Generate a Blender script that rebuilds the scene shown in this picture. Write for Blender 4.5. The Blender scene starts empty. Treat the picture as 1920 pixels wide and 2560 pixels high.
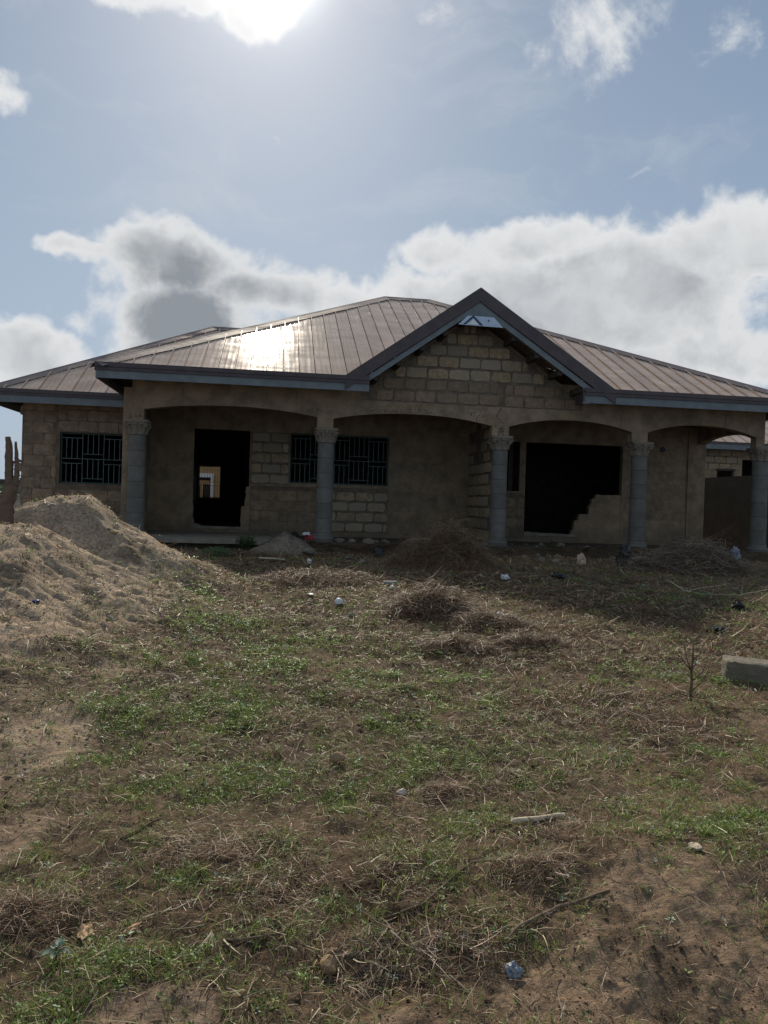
import bpy, math, random
import numpy as np
from mathutils import Vector, Matrix
random.seed(7); RNG = np.random.default_rng(7)
R = math.radians
S = bpy.context.scene
COL = S.collection

# ---------------------------------------------------------------- camera
EYE = 1.6
YAW, PITCH, ROLL = R(7.9254), R(-0.6), R(1.8132)
FPX = 1900.0
_f = np.array([math.sin(YAW)*math.cos(PITCH), math.cos(YAW)*math.cos(PITCH), math.sin(PITCH)])
_r0 = np.array([math.cos(YAW), -math.sin(YAW), 0.0]); _u0 = np.cross(_r0, _f)
_r = _r0*math.cos(ROLL)+_u0*math.sin(ROLL); _u = -_r0*math.sin(ROLL)+_u0*math.cos(ROLL)
def ray(px, py):
    return _f*FPX+_r*(px-960)-_u*(py-1280)
cam = bpy.data.cameras.new('camera'); cam_o = bpy.data.objects.new('camera', cam); COL.objects.link(cam_o)
cam.sensor_fit = 'VERTICAL'; cam.sensor_height = 36; cam.lens = 36*FPX/2560
cam.clip_start = 0.05; cam.clip_end = 3000
cam_o.matrix_world = Matrix(((_r[0], _u[0], -_f[0], 0), (_r[1], _u[1], -_f[1], 0), (_r[2], _u[2], -_f[2], EYE), (0, 0, 0, 1)))
S.camera = cam_o

# ---------------------------------------------------------------- sun, sky
SUN_AZ, SUN_EL = R(-2.0), R(35.5)
sdir = Vector((math.sin(SUN_AZ)*math.cos(SUN_EL), math.cos(SUN_AZ)*math.cos(SUN_EL), math.sin(SUN_EL)))
sl = bpy.data.lights.new('sun', 'SUN'); sl.energy = 4.7; sl.angle = R(2.5); sl.color = (1.0, 0.89, 0.73)
so = bpy.data.objects.new('sun', sl); COL.objects.link(so); so.rotation_euler = sdir.to_track_quat('Z', 'Y').to_euler()
S.view_settings.view_transform = 'Standard'; S.view_settings.look = 'None'
S.view_settings.exposure = 0.05; S.view_settings.gamma = 1.0; S.view_settings.use_curve_mapping = False
S.cycles.max_bounces = 6; S.cycles.diffuse_bounces = 3; S.cycles.glossy_bounces = 2

class NT:
    def __init__(s, tree): s.t = tree; s.n = tree.nodes; s.l = tree.links
    def add(s, typ, **kw):
        n = s.n.new(typ)
        for k, v in kw.items():
            if k.startswith('i_'):
                n.inputs[int(k[2:]) if k[2:].isdigit() else k[2:]].default_value = v
            else: setattr(n, k, v)
        return n
    def link(s, a, b): s.l.new(a, b)
    def _in(s, n, i, v):
        if hasattr(v, 'is_output') or hasattr(v, 'links'): s.l.new(v, n.inputs[i])
        else: n.inputs[i].default_value = v
    def math(s, op, a, b=0.0, c=0.0, clamp=False):
        n = s.n.new('ShaderNodeMath'); n.operation = op; n.use_clamp = clamp
        s._in(n, 0, a); s._in(n, 1, b); s._in(n, 2, c); return n.outputs[0]
    def vmath(s, op, a, b=(0, 0, 0), out=0):
        n = s.n.new('ShaderNodeVectorMath'); n.operation = op
        s._in(n, 0, a); s._in(n, 1, b); return n.outputs[out]
    def smooth(s, v, a, b):
        n = s.n.new('ShaderNodeMapRange'); n.interpolation_type = 'SMOOTHSTEP'
        s._in(n, 0, v); n.inputs[1].default_value = a; n.inputs[2].default_value = b; return n.outputs[0]
    def noise(s, vec, scale, detail=5, rough=0.55, out=0, dist=0.0):
        n = s.n.new('ShaderNodeTexNoise'); n.inputs['Scale'].default_value = scale
        n.inputs['Detail'].default_value = detail; n.inputs['Roughness'].default_value = rough
        n.inputs['Distortion'].default_value = dist
        if vec is not None: s.l.new(vec, n.inputs['Vector'])
        return n.outputs[out]
    def mix(s, f, a, b):
        n = s.n.new('ShaderNodeMix'); n.data_type = 'RGBA'
        s._in(n, 0, f); s._in(n, 6, a); s._in(n, 7, b); return n.outputs[2]

W = bpy.data.worlds.new('World'); S.world = W; W.use_nodes = True
w = NT(W.node_tree); w.n.clear()
tc = w.add('ShaderNodeTexCoord').outputs['Generated']
sky = w.add('ShaderNodeTexSky', sky_type='NISHITA', sun_disc=False, sun_elevation=SUN_EL, sun_rotation=SUN_AZ,
            altitude=60.0, air_density=1.0, dust_density=2.2, ozone_density=1.5)
sep = w.add('ShaderNodeSeparateXYZ'); w.link(tc, sep.inputs[0])
az = w.math('ARCTAN2', sep.outputs[0], sep.outputs[1])
el = w.math('ARCSINE', sep.outputs[2])
comb = w.add('ShaderNodeCombineXYZ'); w.link(az, comb.inputs[0]); w.link(el, comb.inputs[1])
P = comb.outputs[0]
def azel(px, py):
    d = ray(px, py); d = d/np.linalg.norm(d); return (math.atan2(d[0], d[1]), math.asin(d[2]), 0)
n1 = w.vmath('SUBTRACT', w.noise(tc, 7.0, 4, 0.6, out=1), (0.5, 0.5, 0.5))
Pw = w.vmath('ADD', P, w.vmath('MULTIPLY', n1, (0.16, 0.10, 0.0)))
# clouds by direction (photograph pixel centre -> azimuth / elevation, radii in px)
BL = [(430, 665, 250, 105, 1.0), (200, 640, 130, 42, .75), (650, 740, 260, 75, .85), (860, 760, 240, 60, .75), (470, 800, 300, 110, .9),
      (60, 880, 260, 75, .95), (180, 800, 130, 60, .6),
      (1330, 600, 200, 80, .9), (1130, 640, 150, 70, .75), (1500, 760, 480, 190, 1.0), (1200, 800, 330, 140, .95), (1840, 620, 260, 120, .9), (1640, 900, 480, 130, .8),
      (1560, 450, 70, 22, .45),
      (640, 10, 100, 70, 1.0), (480, 0, 160, 30, .7), (380, -60, 330, 70, .8), (1480, 90, 170, 120, .48), (1820, 90, 160, 120, .5), (20, 250, 75, 50, .6),
      (850, 250, 170, 60, .36), (740, 360, 90, 16, .38), (1100, 20, 260, 60, .35)]
def density(vec):
    tot = None
    for (cx, cy, rx, ry, a) in BL:
        c = azel(cx, cy)
        q = w.vmath('MULTIPLY', w.vmath('SUBTRACT', vec, c), (1900/rx, 1900/ry, 0))
        g = w.math('MULTIPLY', w.math('EXPONENT', w.math('MULTIPLY', w.vmath('DOT_PRODUCT', q, q, out=1), -1.0)), a)
        tot = g if tot is None else w.math('MAXIMUM', tot, g)
    return tot
blob = density(Pw)
# outside the framed part: ordinary scattered clouds all round
el_c = w.math('MULTIPLY', w.smooth(w.noise(tc, 2.3, 3, 0.5), .45, .7), .75)
outside = w.smooth(w.math('ABSOLUTE', w.math('SUBTRACT', az, YAW)), .52, .8)
blob = w.math('MAXIMUM', blob, w.math('MULTIPLY', el_c, outside))
fb = w.noise(tc, 9.0, 9, 0.62, dist=.3)
fb2 = w.noise(tc, 30.0, 6, 0.6)
dn = w.math('ADD', blob, w.math('ADD', w.math('MULTIPLY', w.math('SUBTRACT', fb, .5), 1.05), w.math('MULTIPLY', w.math('SUBTRACT', fb2, .5), .32)))
cov = w.smooth(dn, .34, .62)
core = w.smooth(dn, .45, 1.15)
# brightness of cloud: bright thin edges, grey thick cores, patch of shade
grey_zone = None
for (cx, cy, rx, ry, a) in [(430, 720, 170, 100, 1.0), (500, 790, 230, 120, 1.1), (640, 830, 200, 70, .8), (1560, 900, 420, 110, .5), (1330, 700, 260, 50, .35), (1700, 720, 200, 50, .35), (180, 900, 150, 60, .3)]:
    q = w.vmath('MULTIPLY', w.vmath('SUBTRACT', Pw, azel(cx, cy)), (1900/rx, 1900/ry, 0))
    g = w.math('MULTIPLY', w.math('EXPONENT', w.math('MULTIPLY', w.vmath('DOT_PRODUCT', q, q, out=1), -1.0)), a)
    grey_zone = g if grey_zone is None else w.math('MAXIMUM', grey_zone, g)
var = w.smooth(w.noise(w.vmath('MULTIPLY', Pw, (1.0, 1.7, 1.0)), 11.0, 5, 0.52, dist=.5), .34, .72)
shade = w.math('ADD', w.math('MULTIPLY', w.smooth(dn, .40, 1.0), grey_zone), w.math('MULTIPLY', core, w.math('MULTIPLY', var, .46)), clamp=True)
cloud_col = w.mix(shade, w.mix(w.smooth(dn, .45, 1.15), (0.84, 0.85, 0.86, 1), (0.68, 0.70, 0.72, 1)), (0.29, 0.32, 0.355, 1))
# aureole round the sun (forward scattering of the haze and cloud)
dsun = w.vmath('DOT_PRODUCT', tc, tuple(sdir), out=1)
ang = w.math('ARCCOSINE', w.math('MINIMUM', dsun, 1.0))
glow = w.math('MULTIPLY', w.math('EXPONENT', w.math('MULTIPLY', ang, -12.5)), 0.50)
glow2 = w.math('MULTIPLY', w.math('EXPONENT', w.math('MULTIPLY', w.math('MULTIPLY', ang, ang), -520.0)), 2.6)
glow = w.math('ADD', glow, glow2)
skyb = w.vmath('MULTIPLY', sky.outputs[0], (0.05, 0.05, 0.05))
SKYMIX = w.mix(.80, skyb, w.mix(w.smooth(el, 0.02, 0.75), (0.42, 0.55, 0.71, 1), (0.225, 0.33, 0.49, 1)))
veil_m = w.add('ShaderNodeMapping'); veil_m.inputs['Scale'].default_value = (2.2, 6.5, 1); veil_m.inputs['Rotation'].default_value = (0, 0, .35); w.link(Pw, veil_m.inputs[0])
veil = w.math('MULTIPLY', w.math('MULTIPLY', w.smooth(w.noise(veil_m.outputs[0], 1.6, 7, .62, dist=.5), .47, .72), w.smooth(el, .18, .4)), .42)
base = w.mix(cov, w.mix(veil, SKYMIX, (0.62, 0.66, 0.71, 1)), cloud_col)
gcol = w.vmath('MULTIPLY', (1.0, 0.96, 0.88), (1, 1, 1))
gv = w.n.new('ShaderNodeVectorMath'); gv.operation = 'SCALE'; w.link(gcol, gv.inputs[0]); w.link(glow, gv.inputs['Scale'])
fin = w.vmath('ADD', base, gv.outputs[0])
bg = w.add('ShaderNodeBackground'); w.link(fin, bg.inputs[0]); bg.inputs[1].default_value = 0.90
wo = w.add('ShaderNodeOutputWorld'); w.link(bg.outputs[0], wo.inputs[0])

# ---------------------------------------------------------------- materials
def mat(name, col, rough=.85, spec=.25, metal=0.0, noise=None, bump=None, rand=0.0, attr=False, transl=0.0, col2=None, extra=None):
    m = bpy.data.materials.new(name); m.use_nodes = True
    t = NT(m.node_tree); b = t.n['Principled BSDF']
    b.inputs['Roughness'].default_value = rough; b.inputs['Specular IOR Level'].default_value = spec; b.inputs['Metallic'].default_value = metal
    oc = t.add('ShaderNodeTexCoord').outputs['Object']
    gp = t.add('ShaderNodeNewGeometry').outputs['Position']
    c = None
    if attr:
        a = t.add('ShaderNodeAttribute', attribute_name='Col'); c = a.outputs['Color']
    if noise:
        sc, amt, c2 = noise
        nn = t.smooth(t.noise(gp, sc, 7, .62), .3, .7)
        base_ = c if c is not None else (*col, 1)
        if c2 is None:
            hv = t.add('ShaderNodeHueSaturation'); t._in(hv, 'Color', base_)
            t.link(t.math('ADD', t.math('MULTIPLY', nn, 2*amt), 1-amt), hv.inputs['Value']); c = hv.outputs[0]
        else:
            c = t.mix(t.math('MULTIPLY', nn, amt), base_, (*c2, 1))
    if rand:
        oi = t.add('ShaderNodeObjectInfo').outputs['Random']
        base_ = c if c is not None else (*col, 1)
        if col2 is not None:
            base_ = t.mix(t.smooth(oi, .35, .95), base_, (*col2, 1))
        hv = t.add('ShaderNodeHueSaturation'); t._in(hv, 'Color', base_)
        t.link(t.math('ADD', t.math('MULTIPLY', t.math('FRACT', t.math('MULTIPLY', oi, 7.13)), 2*rand), 1-rand), hv.inputs['Value']); c = hv.outputs[0]
    if extra: c = extra(t, c if c is not None else (*col, 1), gp, oc)
    if c is None: b.inputs['Base Color'].default_value = (*col, 1)
    else: t.link(c, b.inputs['Base Color'])
    if bump:
        hs = None
        for (sc, am) in bump:
            h = t.math('MULTIPLY', t.noise(gp, sc, 6, .6), am); hs = h if hs is None else t.math('ADD', hs, h)
        bn = t.add('ShaderNodeBump'); bn.inputs['Strength'].default_value = 1.0; bn.inputs['Distance'].default_value = 1.0
        t.link(hs, bn.inputs['Height']); t.link(bn.outputs[0], b.inputs['Normal'])
    if transl:
        tr = t.add('ShaderNodeBsdfTranslucent'); mx = t.add('ShaderNodeMixShader'); mx.inputs[0].default_value = transl
        if c is not None: t.link(c, tr.inputs[0])
        else: tr.inputs[0].default_value = (*col, 1)
        t.link(b.outputs[0], mx.inputs[1]); t.link(tr.outputs[0], mx.inputs[2]); t.link(mx.outputs[0], t.n['Material Output'].inputs[0])
    return m

def damp(t, c, gp, oc):   # rising damp and green-black grime low on the walls, streaks
    sx = t.add('ShaderNodeSeparateXYZ'); t.link(gp, sx.inputs[0])
    n = t.noise(gp, 1.3, 6, .65)
    low = t.math('MULTIPLY', t.math('SUBTRACT', 1.0, t.smooth(t.math('ADD', sx.outputs[2], t.math('MULTIPLY', n, 1.0)), 1.2, 1.9)), .55)
    c = t.mix(low, c, (0.10, 0.088, 0.066, 1))
    blot = t.smooth(t.noise(gp, .9, 5, .7), .5, .72)
    return t.mix(t.math('MULTIPLY', blot, .45), c, (0.12, 0.108, 0.09, 1))

M_wall = mat('sandcrete_render', (0.255, 0.188, 0.122), noise=(3.0, .28, None), bump=[(5, .03), (18, .016), (70, .006)], extra=damp)
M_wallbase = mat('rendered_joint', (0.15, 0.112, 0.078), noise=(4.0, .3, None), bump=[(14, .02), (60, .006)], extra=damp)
M_mortar = mat('mortar', (0.15, 0.118, 0.086), noise=(5.0, .3, None), bump=[(20, .02), (90, .006)], extra=damp)
M_block = mat('sandcrete_block', (0.31, 0.235, 0.145), noise=(9, .26, None), bump=[(35, .010), (120, .005)], rand=.14, col2=(.27, .225, .165))
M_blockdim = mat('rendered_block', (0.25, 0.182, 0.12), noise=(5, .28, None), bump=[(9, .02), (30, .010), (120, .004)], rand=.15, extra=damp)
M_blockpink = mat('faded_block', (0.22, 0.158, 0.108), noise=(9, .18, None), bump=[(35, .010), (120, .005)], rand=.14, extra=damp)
M_conc = mat('column_concrete', (0.152, 0.147, 0.132), noise=(5, .6, (0.095, .083, .066)), bump=[(25, .008), (110, .004)], rand=.10)
M_cap = mat('capital_cement', (0.20, 0.17, 0.13), noise=(12, .3, (0.15, .125, .095)), bump=[(30, .008)])
M_fascia = mat('painted_fascia_board', (0.155, 0.175, 0.185), rough=.75, noise=(5, .14, None), bump=[(40, .002)])
M_trim = mat('dark_brown_trim', (0.060, 0.044, 0.044), rough=.42, spec=.4, noise=(4, .2, None))
M_cap_metal = mat('hip_cap_metal', (0.20, 0.16, 0.15), rough=.6, spec=.08, metal=0.0, noise=(3, .12, None), bump=[(6, .004)])
M_timber = mat('dark_timber', (0.055, 0.045, 0.036), noise=(8, .25, None))
M_green = mat('green_window_frame', (0.06, 0.11, 0.10), rough=.55, noise=(20, .2, None))
M_bar = mat('grille_bar_paint', (0.13, 0.18, 0.175), rough=.5, noise=(20, .2, None))
M_floor = mat('cement_floor', (0.20, 0.175, 0.14), noise=(4, .25, None), bump=[(15, .01), (60, .006)])
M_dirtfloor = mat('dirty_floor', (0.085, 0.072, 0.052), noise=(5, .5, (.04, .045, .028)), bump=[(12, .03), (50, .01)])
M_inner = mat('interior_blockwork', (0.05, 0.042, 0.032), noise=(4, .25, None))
M_white = mat('white_paint', (0.78, 0.78, 0.76), rough=.6, noise=(10, .05, None))
M_orange = mat('orange_render', (0.46, 0.29, 0.14), noise=(4, .1, None))
M_navy = mat('navy_print', (0.03, 0.045, 0.09), rough=.5)
M_paleblue = mat('pale_blue_sheet', (0.46, 0.55, 0.66), rough=.5, noise=(8, .1, None))
M_black = mat('black_plastic', (0.012, 0.012, 0.014), rough=.45, spec=.4)
M_red = mat('red_cloth', (0.30, 0.035, 0.04), noise=(20, .2, None))
M_bluebag = mat('blue_grey_plastic', (0.16, 0.21, 0.27), rough=.35, spec=.5, noise=(35, .35, (.5, .54, .58)), transl=.15)
M_whiteplastic = mat('white_plastic', (0.62, 0.63, 0.64), rough=.5, spec=.4, noise=(30, .25, (0.4, .39, .36)))
M_stone = mat('tan_stone', (0.30, 0.20, 0.11), noise=(22, .5, (0.17, .12, .075)), bump=[(40, .01), (120, .004)])
M_rubble = mat('grey_rubble', (0.17, 0.145, 0.11), noise=(15, .5, (0.09, .08, .06)), bump=[(30, .012)], rand=.25)
M_slab = mat('precast_concrete', (0.19, 0.168, 0.125), noise=(14, .5, (0.11, .10, .078)), bump=[(25, .012), (110, .006)])
M_stick = mat('bleached_wood', (0.52, 0.44, 0.32), noise=(30, .2, None))
M_bark = mat('bark', (0.17, 0.12, 0.085), noise=(18, .5, (0.075, .055, .045)), bump=[(25, .03), (90, .01)])
M_twig = mat('twig', (0.13, 0.095, 0.065), noise=(20, .25, None))
M_paper = mat('tan_paper', (0.45, 0.30, 0.17), noise=(25, .3, None))
M_leaf = mat('fresh_leaf', (0.12, 0.20, 0.055), rough=.5, spec=.3, attr=True, transl=.38)
M_straw = mat('dry_straw', (0.3, 0.2, 0.1), rough=.55, spec=.28, attr=True, transl=.12)
M_soil = mat('soil', (0.2, 0.14, 0.09), rough=.95, spec=.1, attr=True, noise=(28, .32, None), bump=[(12, .014), (45, .010), (140, .005)])
M_redroof = mat('red_roof', (0.33, 0.06, 0.05), rough=.4, noise=(3, .15, None))

def roofmat():
    m = bpy.data.materials.new('brown_roofing_sheet'); m.use_nodes = True
    t = NT(m.node_tree); b = t.n['Principled BSDF']
    gp = t.add('ShaderNodeNewGeometry').outputs['Position']; oi = t.add('ShaderNodeObjectInfo').outputs['Random']
    c = t.mix(t.smooth(t.noise(gp, 2.0, 6, .6), .3, .7), (0.42, 0.31, 0.235, 1), (0.52, 0.40, 0.31, 1))
    hv = t.add('ShaderNodeHueSaturation'); t.link(c, hv.inputs['Color']); t.link(t.math('ADD', t.math('MULTIPLY', oi, .16), .92), hv.inputs['Value'])
    t.link(hv.outputs[0], b.inputs['Base Color'])
    b.inputs['Metallic'].default_value = 0.0
    b.inputs['IOR'].default_value = 1.3; b.inputs['Specular IOR Level'].default_value = .20; b.inputs['Specular Tint'].default_value = (1.0, .68, .36, 1)
    t.link(t.math('ADD', t.math('MULTIPLY', t.noise(gp, 5, 5, .6), .04), .12), b.inputs['Roughness'])
    mp = t.add('ShaderNodeMapping'); mp.inputs['Scale'].default_value = (1.2, 2.2, 1.0); t.link(gp, mp.inputs[0])
    mp2 = t.add('ShaderNodeMapping'); mp2.inputs['Scale'].default_value = (7.0, .5, .5); t.link(gp, mp2.inputs[0])
    h = t.math('ADD', t.math('ADD', t.math('MULTIPLY', t.noise(mp.outputs[0], 1.0, 1, .4), .016), t.math('MULTIPLY', t.noise(mp2.outputs[0], 1.0, 1, .5), .006)), 0.0)
    bn = t.add('ShaderNodeBump'); bn.inputs['Strength'].default_value = 1; bn.inputs['Distance'].default_value = 1
    t.link(h, bn.inputs['Height']); t.link(bn.outputs[0], b.inputs['Normal'])
    return m
M_roof = roofmat()

# ---------------------------------------------------------------- helpers
def link_mesh(name, me, m, parent=None, smooth=False):
    if m is not None and not me.materials: me.materials.append(m)
    if smooth: me.polygons.foreach_set('use_smooth', [True]*len(me.polygons))
    o = bpy.data.objects.new(name, me); COL.objects.link(o)
    if parent is not None: o.parent = parent
    return o
def mesh(name, v, f, m, parent=None, smooth=False):
    me = bpy.data.meshes.new(name); me.from_pydata([tuple(map(float, a)) for a in v], [], f); me.update()
    return link_mesh(name, me, m, parent, smooth)
def empty(name, loc=(0, 0, 0), label=None, cat=None, group=None, kind=None, parent=None):
    o = bpy.data.objects.new(name, None); COL.objects.link(o); o.location = loc
    if parent is not None: o.parent = parent
    tag(o, label, cat, group, kind); return o
def tag(o, label=None, cat=None, group=None, kind=None):
    if label: o['label'] = label
    if cat: o['category'] = cat
    if group: o['group'] = group
    if kind: o['kind'] = kind
    return o
class MB:
    def __init__(s): s.v = []; s.f = []
    def add(s, v, f):
        n = len(s.v); s.v += [tuple(a) for a in v]; s.f += [tuple(i+n for i in q) for q in f]
    def box(s, x0, x1, y0, y1, z0, z1):
        s.add([(x0, y0, z0), (x1, y0, z0), (x1, y1, z0), (x0, y1, z0), (x0, y0, z1), (x1, y0, z1), (x1, y1, z1), (x0, y1, z1)],
              [(0, 3, 2, 1), (4, 5, 6, 7), (0, 1, 5, 4), (1, 2, 6, 5), (2, 3, 7, 6), (3, 0, 4, 7)])
    def prism(s, poly, axis, a, b):
        n = len(poly)
        def P3(p, t): return {'y': (p[0], t, p[1]), 'x': (t, p[0], p[1]), 'z': (p[0], p[1], t)}[axis]
        s.add([P3(p, a) for p in poly]+[P3(p, b) for p in poly],
              [tuple(range(n)), tuple(range(2*n-1, n-1, -1))]+[(i, i+n, (i+1) % n+n, (i+1) % n) for i in range(n)])
    def beam(s, a, b, wd, ht):
        a = Vector(a); b = Vector(b); d = (b-a).normalized(); sd = d.cross(Vector((0, 0, 1)))
        if sd.length < 1e-3: sd = Vector((1, 0, 0))
        sd.normalize(); up = sd.cross(d)
        vs = [p+sd*i*wd/2+up*j*ht/2 for p in (a, b) for i, j in ((-1, -1), (1, -1), (1, 1), (-1, 1))]
        s.add(vs, [(0, 1, 2, 3), (7, 6, 5, 4), (0, 4, 5, 1), (1, 5, 6, 2), (2, 6, 7, 3), (3, 7, 4, 0)])
    def tube(s, pts, rad, n=6, wob=0.0):
        rings = []; m = len(pts); pts = [Vector(p) for p in pts]
        for i, p in enumerate(pts):
            d = (pts[min(i+1, m-1)]-pts[max(i-1, 0)]).normalized()
            a = d.cross(Vector((0.3, 0.2, 1))); a.normalize(); b = d.cross(a)
            rr = rad[i] if hasattr(rad, '__len__') else rad
            rings.append([p+(a*math.cos(2*math.pi*k/n)+b*math.sin(2*math.pi*k/n))*rr*(1+wob*random.uniform(-1, 1)) for k in range(n)])
        v = [q for r_ in rings for q in r_]; f = []
        for i in range(m-1):
            for k in range(n): f.append((i*n+k, i*n+(k+1) % n, (i+1)*n+(k+1) % n, (i+1)*n+k))
        f.append(tuple(range(n-1, -1, -1))); f.append(tuple((m-1)*n+k for k in range(n)))
        s.add(v, f)
    def lathe(s, prof, n=24, c=(0, 0)):
        m = len(prof); v = [(c[0]+r_*math.cos(2*math.pi*k/n), c[1]+r_*math.sin(2*math.pi*k/n), z) for r_, z in prof for k in range(n)]
        f = [(i*n+k, i*n+(k+1) % n, (i+1)*n+(k+1) % n, (i+1)*n+k) for i in range(m-1) for k in range(n)]
        f.append(tuple(range(n-1, -1, -1))); f.append(tuple((m-1)*n+k for k in range(n))); s.add(v, f)
    def build(s, name, m, parent=None, smooth=False): return mesh(name, s.v, s.f, m, parent, smooth)
def autosmooth(o, ang=40):
    me = o.data; me.polygons.foreach_set('use_smooth', [True]*len(me.polygons))
    me.set_sharp_from_angle(angle=R(ang)); return o

# numpy value noise
def _h(ix, iy, s):
    n = (ix.astype(np.int64)*374761393+iy.astype(np.int64)*668265263+s*2147483647) & 0xffffffff
    n = ((n ^ (n >> 13))*1274126177) & 0xffffffff
    return ((n ^ (n >> 16)) & 0xffff)/65535.0
def vn(x, y, s=0):
    ix = np.floor(x); iy = np.floor(y); fx = x-ix; fy = y-iy
    fx = fx*fx*(3-2*fx); fy = fy*fy*(3-2*fy)
    a = _h(ix, iy, s); b = _h(ix+1, iy, s); c = _h(ix, iy+1, s); d = _h(ix+1, iy+1, s)
    return (a+(b-a)*fx)*(1-fy)+(c+(d-c)*fx)*fy
def fbm(x, y, sc, o=4, s=0, g=.5):
    t = 0; a = 1; n = 0
    for k in range(o):
        t = t+a*vn(x*sc+k*17.3, y*sc-k*9.1, s+k); n += a; a *= g; sc *= 2.03
    return t/n
def sstep(v, a, b):
    t = np.clip((v-a)/(b-a), 0, 1); return t*t*(3-2*t)

# ---------------------------------------------------------------- terrain heights
def h_base(x, y):
    z = np.interp(y, [-5, 1, 4, 7, 9, 11, 13, 14.5, 17, 30, 70, 400], [-.02, 0, .10, .27, .42, .57, .60, .58, .55, .5, .2, -.5])
    near = sstep(y, 40, 15)
    z = z+near*((fbm(x, y, .55, 3, 3)-.5)*.13+(fbm(x, y, 2.4, 3, 11)-.5)*.06)
    fine = sstep(y, 16, 8)
    z = z+fine*((fbm(x, y, 7, 3, 21)-.5)*.055+(fbm(x, y, 26, 3, 31)-.5)*.020)
    # small bare hump at lower right, shallow hollow in front of it
    z = z+.09*np.exp(-(((x-1.55)/.75)**2+((y-3.05)/.42)**2))-.035*np.exp(-(((x-1.3)/.8)**2+((y-2.25)/.25)**2))
    return z
def h_mound(x, y):
    A = np.interp(x, [-9, -6.5, -5, -4, -3.5, -3.2, -3, -2.6, -2.3, -2.15, -2, -1.6, -1.25, -.8, -.4, 0, .5], [0, .2, .5, .7, .80, .93, 1.03, 1.13, 1.11, .98, .82, .63, .43, .22, .07, 0, -.08])
    dy = y-9.7+.25*(fbm(x, y, 1.2, 2, 5)-.5); A = A*np.exp(-(dy/np.where(dy < 0, .95, 1.1))**2)
    B = np.interp(x, [-9, -6, -5, -4, -3, -2.45, -2.08, -1.87, -1.4, -.9, -.3, .3], [0, .3, .5, .75, .92, .92, .70, .57, .38, .2, .07, 0])
    dy = y-8.2+.3*(fbm(x, y, 1.0, 2, 6)-.5); B = B*np.exp(-(dy/np.where(dy < 0, 2.5, .75))**2)
    m = np.maximum(A, B)+.25*np.minimum(A, B)*0
    k = .06; e = np.clip(.5+.5*(A-B)/.12, 0, 1); m = B*(1-e)+A*e+.03*e*(1-e)
    am = sstep(m, .02, .3)
    m = m+am*(.055*(.5-np.abs(fbm(x*.8+.3*y, y, 2.0, 3, 43)-.5)*4)*sstep(fbm(x, y, 1.1, 2, 44), .4, .6)+(fbm(x, y, 2.6, 4, 41)-.5)*.10+(fbm(x*.6, y*1.2, 9, 3, 45)-.5)*.05+(fbm(x, y, 30, 2, 47)-.5)*.02)
    return m-.03
def h_heap(x, y):
    r = np.sqrt(((x-.15)/.85)**2+((y-14.55)/.75)**2)
    return .46*np.clip(1-r, 0, 1)**1.15*(1+.25*(fbm(x, y, 4, 3, 61)-.5))+.05*(fbm(x, y, 9, 3, 63)-.5)-.035
def H(x, y):
    x = np.asarray(x, float); y = np.asarray(y, float)
    b = h_base(x, y); return b+np.maximum(0, np.maximum(h_mound(x, y), h_heap(x, y)))
def G(px, py, dz=0.0):
    d = ray(px, py); d = d/d[1]; t = np.linspace(1.2, 30, 6000)
    z = EYE+d[2]*t; hh = H(d[0]*t, t)+dz; i = np.argmax(z < hh)
    return float(d[0]*t[i]), float(t[i]), float(hh[i]-dz)

# ground-type masks (patches in metres on the ground)
def patches(x, y, L):
    t = np.zeros_like(x)
    for (px, py, rx, ry, a) in L:
        cx, cy, _ = G(px, py); t = np.maximum(t, a*np.exp(-(((x-cx)/rx)**2+((y-cy)/ry)**2)))
    return t
BARE = [(60, 1900, .45, .9, 1.1), (40, 2100, .22, .4, 1.0), (380, 2540, .28, .13, 1.0), (1040, 2560, .3, .12, .9), (1700, 2330, .55, .55, 1.15), (1500, 2480, .6, .25, 1.05), (1880, 2420, .4, .6, 1.0),
        (1230, 1790, .35, .3, .5), (1850, 1800, .5, .7, .6), (520, 1960, .4, .3, .55), (600, 1540, .5, .4, .5), (60, 1560, .9, 1.4, .8), (250, 1640, .7, .7, .55), (900, 2230, .3, .2, .35), (30, 1720, .6, .8, .7)]
GREEN = [(430, 1445, .5, .35, 1.2), (560, 1560, .9, .6, 1.0), (480, 1790, 1.0, .8, 1.15), (700, 1650, 1.1, 1.1, 1.15), (900, 1720, .9, .9, 1.0), (300, 1900, .5, .5, .8), (880, 1940, .7, .6, .95), (1050, 1640, .7, .7, .7), (1250, 1760, .7, .6, .6), (640, 1960, .7, .5, .9),
         (1690, 1700, .6, .6, .55), (1750, 1500, .9, .9, .45), (1750, 2060, .5, .4, .7), (1020, 1960, .4, .4, .7), (1120, 2080, .4, .4, .55), (350, 2230, .6, .35, .5), (180, 2420, .3, .2, .62), (560, 2380, .4, .22, .45), (900, 2150, .6, .35, .5),
         (150, 1780, .4, .4, .5), (1480, 2180, .4, .2, .5), (1150, 2350, .3, .15, .45), (250, 1620, .5, .5, .6), (720, 2520, .4, .15, .4), (1400, 1900, .6, .4, .45), (1680, 1900, .6, .5, .6)]
BROWN = [(1100, 1450, 1.6, 1.3, 1.0), (700, 1420, .9, .7, 1.0), (1500, 1500, 1.8, 1.6, .85), (1300, 1620, 1.6, 1.0, .9), (950, 1560, .5, .6, .6), (1500, 1800, 1.2, 1.0, .75), (1850, 1600, .9, .9, .7), (1300, 2120, .8, .5, .7), (700, 2200, 1.4, .5, .7), (1000, 2400, .6, .3, .8), (100, 2280, .5, .4, .6), (1100, 1950, 1.0, .6, .6)]
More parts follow.
